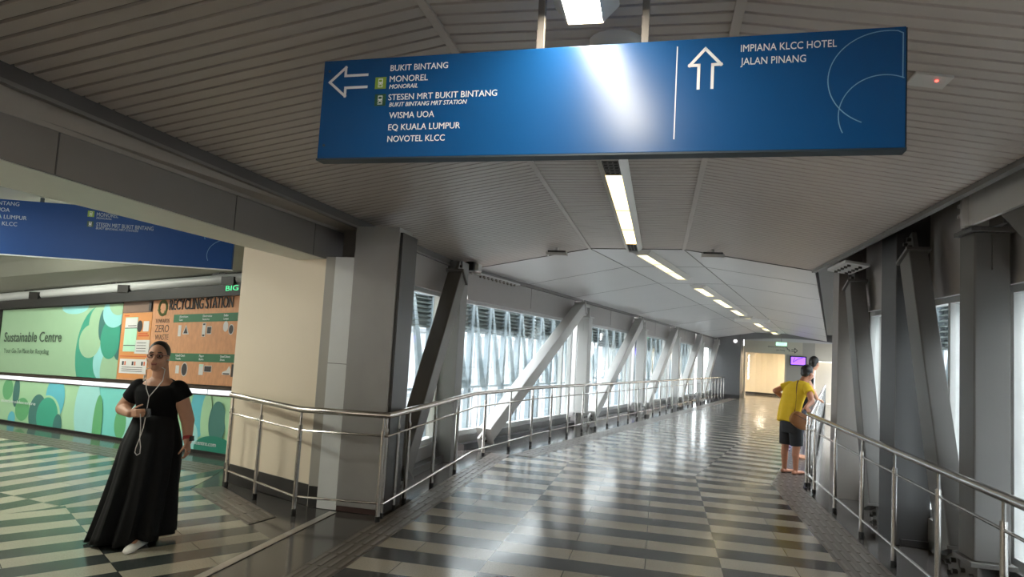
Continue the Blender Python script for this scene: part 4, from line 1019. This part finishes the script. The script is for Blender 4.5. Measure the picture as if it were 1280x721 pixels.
def hand(mb, w_, d, nrm, side, curl, k=1.0, thumb=(.55, .75, .35), tc=.25):
    d = V(d).normalized(); nrm = V(nrm); nrm = (nrm-d*nrm.dot(d)).normalized(); side = V(side); side = (side-d*side.dot(d)-nrm*side.dot(nrm)).normalized(); w_ = V(w_)
    for o in (-.024, -.008, .010, .025):
        mb.capsule(w_+side*o*.7*k+d*.004, w_+d*.082*k+side*o*k, .0135*k, .0115*k, 10)
    tips = []
    for i, (o, L) in enumerate(((.028, .070), (.0095, .079), (-.0095, .073), (-.027, .058))):
        p = w_+d*(.084-.004*abs(i-1))*k+side*o*k; a = 0.0
        for j, (fr_, r) in enumerate(((.45, .0092), (.31, .0084), (.24, .0076))):
            a += curl[i]*(1.0 if j else .8); dd = d*math.cos(a)+nrm*math.sin(a); q = p+dd*L*fr_*k
            mb.capsule(p, q, r*k, r*.93*k, 10); p = q
        tips.append(p)
    p = w_+d*.022*k+side*.026*k; tv = (d*thumb[0]+side*thumb[1]+nrm*thumb[2]).normalized()
    for L, r in ((.036, .0125), (.031, .0105), (.026, .009)):
        q = p+tv*L*k; mb.capsule(p, q, r*k, r*.9*k, 10); p = q; tv = (tv+d*tc+nrm*tc).normalized()
    return tips
class Head:
    def __init__(s, c, fwd, up=(0, 0, 1), k=1.0):
        s.c = V(c); s.f = V(fwd).normalized(); u = V(up); s.u = (u-s.f*u.dot(s.f)).normalized(); s.r = s.f.cross(s.u); s.k = k
        s.fr = Fr((0, 0, 0), s.r, s.f, s.u)
    def __call__(s, a, b, c_): return s.c+(s.r*a+s.f*b+s.u*c_)*s.k
    def body(s, mb):
        k = s.k
        mb.ball(s(0, -.012, .025), (.074*k, .092*k, .090*k), fr=s.fr, seg=24, rings=16)          # skull
        mb.ball(s(0, .018, -.035), (.064*k, .070*k, .078*k), fr=s.fr, seg=24, rings=16)          # face
        mb.ball(s(0, .048, -.088), (.034*k, .034*k, .028*k), fr=s.fr, seg=16, rings=10)          # chin
        for a in (-1, 1):
            mb.ball(s(a*.040, .052, -.030), (.024*k, .024*k, .026*k), fr=s.fr, seg=12, rings=8)   # cheek
            mb.ball(s(a*.074, -.008, -.012), (.011*k, .019*k, .031*k), fr=s.fr, seg=12, rings=8)  # ear
            mb.capsule(s(a*.046, .062, .018), s(a*.014, .077, .016), .010*k, .010*k, 10)          # brow
            mb.ball(s(a*.012, .096, -.040), (.010*k, .010*k, .009*k), fr=s.fr, seg=10, rings=8)   # nostril wing
        mb.capsule(s(0, .080, .006), s(0, .103, -.034), .009*k, .0125*k, 12)                      # nose
        mb.capsule(s(-.020, .079, -.062), s(.020, .079, -.062), .0085*k, .0085*k, 10)             # lips
        mb.capsule(s(-.016, .078, -.071), s(.016, .078, -.071), .0085*k, .0085*k, 10)
    def face(s, parent):
        k = s.k
        for a in (-1, 1):
            mb = MB(); mb.ball(s(a*.030, .074, -.002), (.015*k, .009*k, .008*k), fr=s.fr, seg=14, rings=8); e = build('eye', mb, m_eyew, parent, smooth=True)
            mb = MB(); mb.ball(s(a*.030, .0815, -.001), (.0065*k, .003*k, .0065*k), fr=s.fr, seg=12, rings=6); build('iris', mb, m_iris, e, smooth=True)
            mb = MB(); mb.tube([s(a*.048, .069, .022), s(a*.034, .080, .027), s(a*.014, .083, .023)], [.0025*k, .004*k, .003*k], 6); build('eyebrow', mb, m_hair, parent, smooth=True)
        mb = MB(); mb.capsule(s(-.019, .0855, -.0615), s(.019, .0855, -.0615), .0035*k, .0035*k, 8); mb.capsule(s(-.015, .0850, -.0705), s(.015, .0850, -.0705), .0045*k, .0045*k, 8); build('lips', mb, m_lip, parent, smooth=True)

# ---------------------------------------------------------------- the woman in black
WX, WY = -2.765, 5.46
wo = thing('person', 'walking woman in black top and long black skirt with phone and white earphones', 'person', (WX, WY, 0))
hd = Head((-2.770, 5.43, 1.432), (.22, -1, .16), k=1.0)
mb = MB(); hd.body(mb)
mb.capsule((-2.762, 5.465, 1.37), (-2.752, 5.475, 1.235), .058, .064, 20)
Wf = Fr((0, 0, 0), (1, 0, 0), (0, 1, 0))
mb.loft([ell((WX+.005, 5.475, z), Wf, a, b) for z, a, b in ((.62, .14, .11), (.76, .165, .125), (.90, .150, .110), (1.0, .140, .105), (1.10, .155, .112), (1.18, .165, .098), (1.235, .115, .080), (1.262, .075, .064), (1.28, .060, .058))])
mb.capsule((-2.925, 5.48, 1.175), (-3.045, 5.50, 1.005), .060, .054, 16)       # right upper arm
mb.capsule((-3.045, 5.50, 1.005), (-2.885, 5.32, .992), .053, .031, 16)
mb.capsule((-2.605, 5.48, 1.185), (-2.520, 5.50, .940), .060, .052, 16)        # left upper arm
mb.capsule((-2.520, 5.50, .940), (-2.478, 5.44, .785), .050, .031, 16)
rh_d = V((.09, -.04, .012)).normalized()
hand(mb, (-2.885, 5.32, .992), rh_d, (.35, .75, .0), (-.1, .0, 1), (.55, .55, .5, .45), k=.92, thumb=(.7, .55, .35))
hand(mb, (-2.478, 5.44, .785), (.18, -.12, -.97), (-.85, .1, -.1), (0, -1, 0), (.45, .5, .55, .55), k=.92, thumb=(.75, .35, .5))
for x, y in ((-2.85, 5.55), (-2.72, 5.36)):                                      # legs under the skirt
    mb.capsule((x, 5.48, .72), ((x-2.76)/2, 5.46, .42), .085, .058, 14) if False else mb.capsule((x, 5.48, .72), (x, y, .40), .085, .056, 14)
    mb.capsule((x, y, .40), (x, y+.01, .075), .054, .036, 14)
    mb.capsule((x, y+.01, .05), (x+.01, y-.13, .035), .036, .028, 12)
remesh('body', mb, m_skin, wo, .0055, 2)
hd.face(wo)
# hair pulled back with a knot
mb = MB(); mb.ball(hd(0, -.024, .038), (.081, .090, .094), fr=hd.fr, seg=28, rings=18)
mb.ball(hd(0, -.045, -.03), (.072, .06, .06), fr=hd.fr, seg=20, rings=12)
mb.ball(hd(.01, -.115, .02), (.042, .04, .04), fr=hd.fr, seg=16, rings=10)
remesh('hair', mb, m_hair, wo, .006, 2)
# glasses
mgl = pr('dark red glasses frame', (84, 40, 44), .3)
mb = MB()
for a in (-1, 1):
    pts = [hd(a*.032+.024*math.cos(2*PI*i/20), .088-.006*abs(math.cos(2*PI*i/20)), -.003+.017*math.sin(2*PI*i/20)) for i in range(21)]
    mb.tube(pts, .0026, 6)
    mb.tube([hd(a*.056, .084, .004), hd(a*.073, .05, .006), hd(a*.078, -.01, .004)], .0022, 6)
mb.tube([hd(-.009, .089, .002), hd(0, .092, .004), hd(.009, .089, .002)], .0022, 6)
gl_ = build('glasses', mb, mgl, wo, smooth=True)
for a in (-1, 1):
    mb = MB(); mb.prism([hd(a*.032+.022*math.cos(2*PI*i/16), .087, -.003+.0155*math.sin(2*PI*i/16)) for i in range(16)], hd.f*.0012); build('lens', mb, glass('spectacle lens', (245, 242, 242), -.06), gl_)
# top
mb = MB()
def tring(z, a, b, tilt=0.0, dx=0.0): return [p+V((dx, 0, tilt*(p.y-5.475))) for p in ell((WX+.005, 5.475, z), Wf, a, b, 36)]
mb.loft([tring(.93, .165, .122), tring(.97, .158, .118), tring(1.03, .158, .120), tring(1.10, .172, .130), tring(1.16, .184, .122), tring(1.20, .172, .108, .1), tring(1.228, .132, .090, .25), tring(1.243, .092, .076, .35)])
for s, a, b, ra, rb in ((-1, (-2.915, 5.48, 1.185), (-2.985, 5.496, 1.085), .072, .072), (1, (-2.610, 5.48, 1.190), (-2.560, 5.492, 1.105), .072, .070)):
    mb.ball(a, (.072, .072, .066)); mb.tube([V(a), V(b)], [ra, rb], 20)
remesh('top', mb, m_bcloth, wo, .007, 2)
# skirt with folds, swung to one side by the stride
mb = MB(); rings = []; n = 96
for i in range(22):
    k = i/21; z = .985*(1-k)+.035*k
    a = .158+.05*min(1, k*4)+.085*k**1.3; b = .118+.05*min(1, k*4)+.10*k
    cx = WX+.0-.090*k**1.6; cy = 5.475-.02*k
    r_ = []
    for j in range(n):
        t = 2*PI*j/n; fo = (.02*k+.012*k*k)*(math.sin(9*t+1.2*k)+.6*math.sin(17*t+2.1))+.006*math.sin(5*t)*min(1, 3*k)
        zz = z+(.012*math.sin(6*t+1)+.028*math.cos(t)*1.0)*k
        r_.append(V((cx+(a+fo)*math.cos(t), cy+(b+fo)*math.sin(t), max(.012, zz))))
    rings.append(r_)
for i in range(22):      # inner face of the cloth
    pass
mb.loft(rings, cap=False); sk = build('skirt', mb, m_skirtc, wo, smooth=True)
so = sk.modifiers.new('cloth', 'SOLIDIFY'); so.thickness = .004
# shoes
m_shoe = pr('white shoe', (224, 222, 216), .5)
for (x, y), nm in (((-2.71, 5.255), 'shoe'), ((-2.84, 5.52), 'shoe')):
    mb = MB(); rings = []
    for yy, wd, h in ((.15, .012, .03), (.13, .034, .06), (.06, .040, .075), (-.02, .042, .060), (-.08, .044, .045), (-.115, .034, .034), (-.13, .012, .022)):
        rings.append([V((x+wd*math.cos(q), y+yy, max(0.002, h*.5+h*.5*math.sin(q)))) for q in [2*PI*i/16 for i in range(16)]])
    mb.loft(rings); build(nm, mb, m_shoe, wo, smooth=True)
mb = MB(); ax = (V((-2.478, 5.44, .785))-V((-2.520, 5.50, .940))).normalized(); p0 = V((-2.485, 5.45, .81))
mb.tube([p0-ax*.013, p0+ax*.013], .037, 18); ws = build('watch_band', mb, pr('red watch band', (150, 34, 38), .5), wo, smooth=True)
mb = MB(); mb.box(Fr(p0+V((.036, -.012, 0)), V((.9, -.35, .2)).normalized(), V((.35, .9, 0)).normalized(), -ax), -.004, .009, -.018, .018, -.02, .02); build('watch_case', mb, m_black, ws)
mb = MB(); mb.tube([V((-2.462, 5.425, .712))+V((.0, .0, .003)), V((-2.462, 5.425, .712))-V((0, 0, .004))], .0135, 14); build('ring', mb, m_inox, wo)
# phone held in the right hand
pc = V((-2.885, 5.32, .992))+rh_d*.085+V((.030, .030, .0))
pfr = Fr(pc, rh_d, V((-.1, .0, 1)).normalized(), rh_d.cross(V((-.1, 0, 1))).normalized())
mb = MB(); mb.box(pfr, -.055, .075, -.034, .034, -.005, .005); ph = solo('phone', mb, pr('black phone', (22, 22, 24), .25), 'black phone in the right hand of the woman in black', 'phone', bevel=.003)
# earphones
m_cab = pr('white cable', (214, 212, 206), .5)
t = thing('earphones', 'white wired earphones hanging down the front of the woman in black', 'earphones', (-2.79, 5.30, .65))
lEar, rEar = hd(.078, .008, -.022), hd(-.078, .008, -.022)     # as worn
jn = V((-2.795*5.318/5.4, 5.318, 1.128))
def cw(x, y, z): return V((x*y/5.4, y, 1.7-(1.7-z)*y/5.4))
mb = MB(); mb.tube([lEar, cw(-2.690, 5.395, 1.34), cw(-2.700, 5.375, 1.25), cw(-2.742, 5.345, 1.19), jn], .0032, 6); build('ear_cable', mb, m_cab, t, smooth=True)
mb = MB(); mb.tube([rEar, cw(-2.842, 5.40, 1.33), cw(-2.832, 5.37, 1.25), cw(-2.822, 5.335, 1.18), jn], .0032, 6); build('ear_cable', mb, m_cab, t, smooth=True)
mb = MB(); mb.tube([jn, cw(-2.800, 5.325, 1.05), cw(-2.806, 5.318, .97), cw(-2.815, 5.29, .88), cw(-2.835, 5.268, .80), cw(-2.858, 5.250, .72), cw(-2.862, 5.243, .685), cw(-2.845, 5.240, .665), cw(-2.822, 5.243, .68), cw(-2.822, 5.250, .73), cw(-2.836, 5.258, .80), cw(-2.836, 5.25, .87), cw(-2.842, 5.24, .93), cw(-2.850, 5.245, .985)], .0034, 6); build('main_cable', mb, m_cab, t, smooth=True)
for p in (lEar, rEar):
    mb = MB(); mb.ball(p, .009, seg=10, rings=8); build('earbud', mb, m_cab, t, smooth=True)
mb = MB(); mb.tube([V((-2.838, 5.383, 1.285)), V((-2.833, 5.370, 1.245))], .007, 8); build('inline_remote', mb, m_cab, t, smooth=True)

# ---------------------------------------------------------------- the man in yellow
mx_, my_ = 4.40, 10.42
gz = -.0126*1.5
ma = thing('person', 'man in a yellow t-shirt and black shorts leaning forward onto the right railing', 'person', (mx_, my_, gz))
fw_ = V((.90, .43, 0)).normalized(); sd_ = V((.43, -.90, 0)).normalized()     # facing, his right side
hip = V((4.34, 10.43, .86)); sho = V((4.455, 10.44, 1.310)); nk = V((4.530, 10.455, 1.375))
hm = Head((4.590, 10.46, 1.505), fw_+V((0, 0, -.10)), k=.98)
mb = MB(); hm.body(mb)
mb.capsule(V((4.56, 10.45, 1.44)), nk-V((.03, .0, .06)), .055, .06, 18)
def Tr(p, a, b, ax=V((0, 0, 1))):
    x = fw_; return Fr((0, 0, 0), x, sd_)
tf = Fr((0, 0, 0), sd_, V((.83, .40, -.30)).normalized())
spine = [(V((4.345, 10.43, .80)), .150, .115), (V((4.335, 10.43, .92)), .145, .110), (V((4.345, 10.43, 1.02)), .150, .112), (V((4.375, 10.435, 1.13)), .170, .118), (V((4.415, 10.44, 1.24)), .185, .110), (V((4.458, 10.44, 1.315)), .165, .085), (V((4.505, 10.45, 1.365)), .09, .07)]
mb.loft([ell(c_, tf, a, b) for c_, a, b in spine])
shR, shL = sho+sd_*.175, sho-sd_*.175
hR = FAR(1.965, .86, 1.0)
elR = V((4.47, 10.02, 1.10))
mb.capsule(shR, elR, .050, .041, 16); wR = hR+V((.0, .10, .035)); mb.capsule(elR, wR, .040, .027, 16)
hand(mb, wR, (hR-wR), (0, 0, -1), (-.9, .1, 0), (.35, .38, .38, .35), k=1.0, thumb=(.5, .8, .2))
elL = V((4.185, 10.66, 1.20)); mb.capsule(shL, elL, .050, .042, 16); wL = V((4.42, 10.70, 1.03)); mb.capsule(elL, wL, .041, .028, 16)
hand(mb, wL, (.8, .15, -.3), (0, -1, -.3), (.2, -.2, 1), (.4, .4, .4, .4))
for s, x, y, fx in ((1, 4.410, 10.36, .02), (-1, 4.300, 10.50, -.03)):
    h_ = V((4.345, 10.43, .80))+sd_*s*.085; kn = V((x-.0, y, .45)); an = V((x-.005, y+.01, .075+gz))
    mb.capsule(h_, kn, .092, .060, 16); mb.capsule(kn, kn*.5+an*.5+V((-.016, -.008, .02)), .056, .052, 16); mb.capsule(kn*.5+an*.5+V((-.012, -.006, .02)), an, .050, .034, 16)
    ft = an+fw_*.15; ft.z = .028+gz
    mb.capsule(an-fw_*.035-V((0, 0, .04)), ft, .034, .026, 14)
    for q in range(5): mb.capsule(ft+sd_*(q-2)*.014, ft+fw_*(.045-.006*abs(q-(0 if s < 0 else 4)))+sd_*(q-2)*.016-V((0, 0, .006)), .011, .009, 8)
remesh('body', mb, m_skin2, ma, .0065, 2)
hm.face(ma)
mb = MB(); mb.ball(hm(0, -.022, .040), (.083, .094, .094), fr=hm.fr, seg=28, rings=18); mb.ball(hm(0, -.055, -.012), (.072, .050, .058), fr=hm.fr, seg=20, rings=12); mb.ball(hm(0, .03, .085), (.06, .05, .04), fr=hm.fr, seg=16, rings=10)
remesh('hair', mb, m_hair, ma, .006, 1)
mb = MB()
shirt = [(V((4.325, 10.43, .735)), .200, .155), (V((4.322, 10.43, .84)), .190, .144), (V((4.328, 10.43, .95)), .180, .135), (V((4.348, 10.43, 1.05)), .180, .132), (V((4.378, 10.435, 1.15)), .192, .132), (V((4.418, 10.44, 1.245)), .200, .122), (V((4.456, 10.44, 1.312)), .178, .098), (V((4.496, 10.448, 1.356)), .105, .080), (V((4.512, 10.45, 1.372)), .078, .066)]
rings = []
for i, (c_, a, b) in enumerate(shirt):
    kk = max(0, 1-i/5)
    rings.append([c_+tf.x*(a+.012*kk*math.sin(7*t+1))*math.cos(t)+tf.y*(b+.012*kk*math.sin(7*t+1))*math.sin(t) for t in [2*PI*j/40 for j in range(40)]])
mb.loft(rings)
for a, b in ((shR-sd_*.03, shR*.52+elR*.48), (shL+sd_*.03, shL*.45+elL*.55)):
    mb.ball(a, (.066, .066, .06)); mb.tube([a, b], [.066, .070], 18)
remesh('t_shirt', mb, m_yel, ma, .008, 2)
mb = MB(); 
mb.loft([ell(c_, Fr((0, 0, 0), sd_, fw_), a, b) for c_, a, b in ((V((4.35, 10.43, .60)), .165, .125), (V((4.345, 10.43, .70)), .172, .130), (V((4.338, 10.43, .86)), .162, .122))])
for s, x, y in ((1, 4.410, 10.36), (-1, 4.300, 10.50)):
    h_ = V((4.345, 10.43, .74))+sd_*s*.082; mb.tube([h_, V((x-.0, y, .415))], [.102, .094], 20)
remesh('shorts', mb, pr('black shorts', (26, 26, 30), .7, var=.2), ma, .008, 2)
m_flip = pr('flip flop sole', (44, 36, 34), .6)
for s, x, y in ((1, 4.410, 10.36), (-1, 4.300, 10.50)):
    an = V((x-.005, y+.01, 0)); mb = MB()
    pts = []
    for t in range(20):
        q = 2*PI*t/20; c_ = an+fw_*.065; pts.append(c_+fw_*.135*math.cos(q)+sd_*.048*math.sin(q)+V((0, 0, gz-.002)))
    mb.prism(pts, (0, 0, .014)); build('sandal', mb, m_flip, ma)
# his bag
bagc = V((4.40, 10.245, .80)); m_tan = pr('tan leather bag', (150, 98, 54), .5, var=.1)
t = thing('shoulder_bag', 'tan shoulder bag hanging at the hip of the man in yellow', 'bag', bagc-V((0, 0, .15)))
bx_, bz_ = V((.86, .0, -.50)).normalized(), V((.50, 0, .86)).normalized(); by_ = V((0, 1, 0))
mb = MB(); rings = []
for yy, k in ((-.05, .86), (-.042, .97), (0, 1.0), (.035, .97), (.042, .86)):
    r_ = []
    for i in range(32):
        q = 2*PI*i/32; ca, sa = math.cos(q), math.sin(q)
        r_.append(bagc+bx_*.155*k*(abs(ca)**.75)*(1 if ca >= 0 else -1)+bz_*.115*k*(abs(sa)**.8)*(1 if sa >= 0 else -1)+by_*yy)
    rings.append(r_)
mb.loft(rings); bb_ = build('body', mb, m_tan, t, smooth=True)
mb = MB(); mb.tube([bagc+bx_*.145+bz_*.05+by_*(-.048), bagc+by_*(-.056)+bz_*.05, bagc-bx_*.145+bz_*.03+by_*(-.046)], .0035, 6); build('zip', mb, m_foot, t)
mb = MB(); mb.ball(bagc+by_*(-.056)+bz_*.045+bx_*.02, .010, seg=10, rings=8); build('buckle', mb, m_inox, t, smooth=True)
mb = MB(); st = []
for p in (bagc-bx_*.13+bz_*.05+V((0, -.01, 0)), V((4.335, 10.275, .98)), V((4.345, 10.275, 1.10)), V((4.352, 10.29, 1.22)), V((4.375, 10.32, 1.33)), V((4.415, 10.38, 1.388)), V((4.47, 10.44, 1.36)), V((4.54, 10.42, 1.24)), V((4.565, 10.36, 1.10)), V((4.52, 10.28, .93)), bagc+bx_*.13+bz_*.06): st.append(V(p))
for a, b in zip(st[:-1], st[1:]): mb.beam(a, b, .022, .004, V((0, 1, .2)))
build('strap', mb, pr('dark brown strap', (92, 58, 34), .6), t)

# ---------------------------------------------------------------- the person behind him
px_, py_ = 5.26, 12.26; gz2 = -.0126*3.4
pe = thing('person', 'person in a black sleeveless top at the right railing behind the man in yellow', 'person', (px_, py_, gz2))
hq = Head((5.475, 12.20, 1.655), (.75, .45, -.15), k=.95)
mb = MB(); hq.body(mb)
mb.capsule((5.46, 12.22, 1.58), (5.42, 12.24, 1.47), .05, .055, 16)
pf = V((.90, -.43, 0)).normalized(); ps = V((-.43, -.90, 0)).normalized(); pfr_ = Fr((0, 0, 0), ps, pf)
mb.loft([ell(c_, pfr_, a, b) for c_, a, b in ((V((5.27, 12.26, .82)), .15, .11), (V((5.28, 12.26, .95)), .135, .10), (V((5.32, 12.25, 1.15)), .155, .11), (V((5.37, 12.25, 1.33)), .165, .10), (V((5.40, 12.24, 1.42)), .13, .08), (V((5.42, 12.24, 1.47)), .06, .06))])
sR, sL = V((5.375, 12.245, 1.38))+ps*.165, V((5.375, 12.245, 1.38))-ps*.165
eR = V((5.40, 12.02, 1.14)); wr = V((5.50, 12.10, 1.03)); mb.capsule(sR, eR, .045, .037, 14); mb.capsule(eR, wr, .036, .025, 14)
hand(mb, wr, (.5, .2, -.12), (0, 0, -1), (-.3, -.9, 0), (.4, .4, .4, .4), k=.92)
eL = V((5.55, 12.44, 1.12)); wl = V((5.56, 12.30, 1.03)); mb.capsule(sL, eL, .045, .037, 14); mb.capsule(eL, wl, .036, .025, 14)
hand(mb, wl, (.4, -.35, -.12), (0, 0, -1), (-.5, .5, 0), (.4, .4, .4, .4), k=.92)
for s in (-1, 1):
    h_ = V((5.27, 12.26, .82))+ps*s*.08; kn = V((5.26, 12.26, .46))+ps*s*.09; an = V((5.22, 12.28, .06+gz2))+ps*s*.10
    mb.capsule(h_, kn, .088, .058, 14); mb.capsule(kn, an, .054, .034, 14)
    ft = an+pf*.15; ft.z = .028+gz2; mb.capsule(an-V((0, 0, .02)), ft, .034, .026, 12)
remesh('body', mb, m_skin, pe, .007, 2)
hq.face(pe)
mb = MB(); mb.ball(hq(0, -.026, .038), (.080, .088, .092), fr=hq.fr, seg=24, rings=16); mb.ball(hq(0, -.05, -.03), (.07, .05, .06), fr=hq.fr, seg=16, rings=10); remesh('hair', mb, m_hair, pe, .006, 1)
mb = MB(); mb.loft([ell(c_, pfr_, a, b, 36) for c_, a, b in ((V((5.27, 12.26, .78)), .172, .132), (V((5.28, 12.26, .95)), .150, .115), (V((5.32, 12.25, 1.15)), .168, .122), (V((5.37, 12.25, 1.32)), .168, .110), (V((5.395, 12.245, 1.40)), .125, .088))]); remesh('top', mb, m_bcloth, pe, .008, 2)
mb = MB(); mb.loft([ell(c_, pfr_, a, b, 36) for c_, a, b in ((V((5.27, 12.26, .86)), .162, .125), (V((5.27, 12.26, .72)), .18, .14))])
for s in (-1, 1):
    mb.tube([V((5.27, 12.26, .76))+ps*s*.08, V((5.26, 12.26, .46))+ps*s*.09, V((5.225, 12.28, .11))+ps*s*.10], [.105, .08, .06], 18)
remesh('trousers', mb, pr('dark trousers', (44, 46, 54), .7), pe, .009, 2)
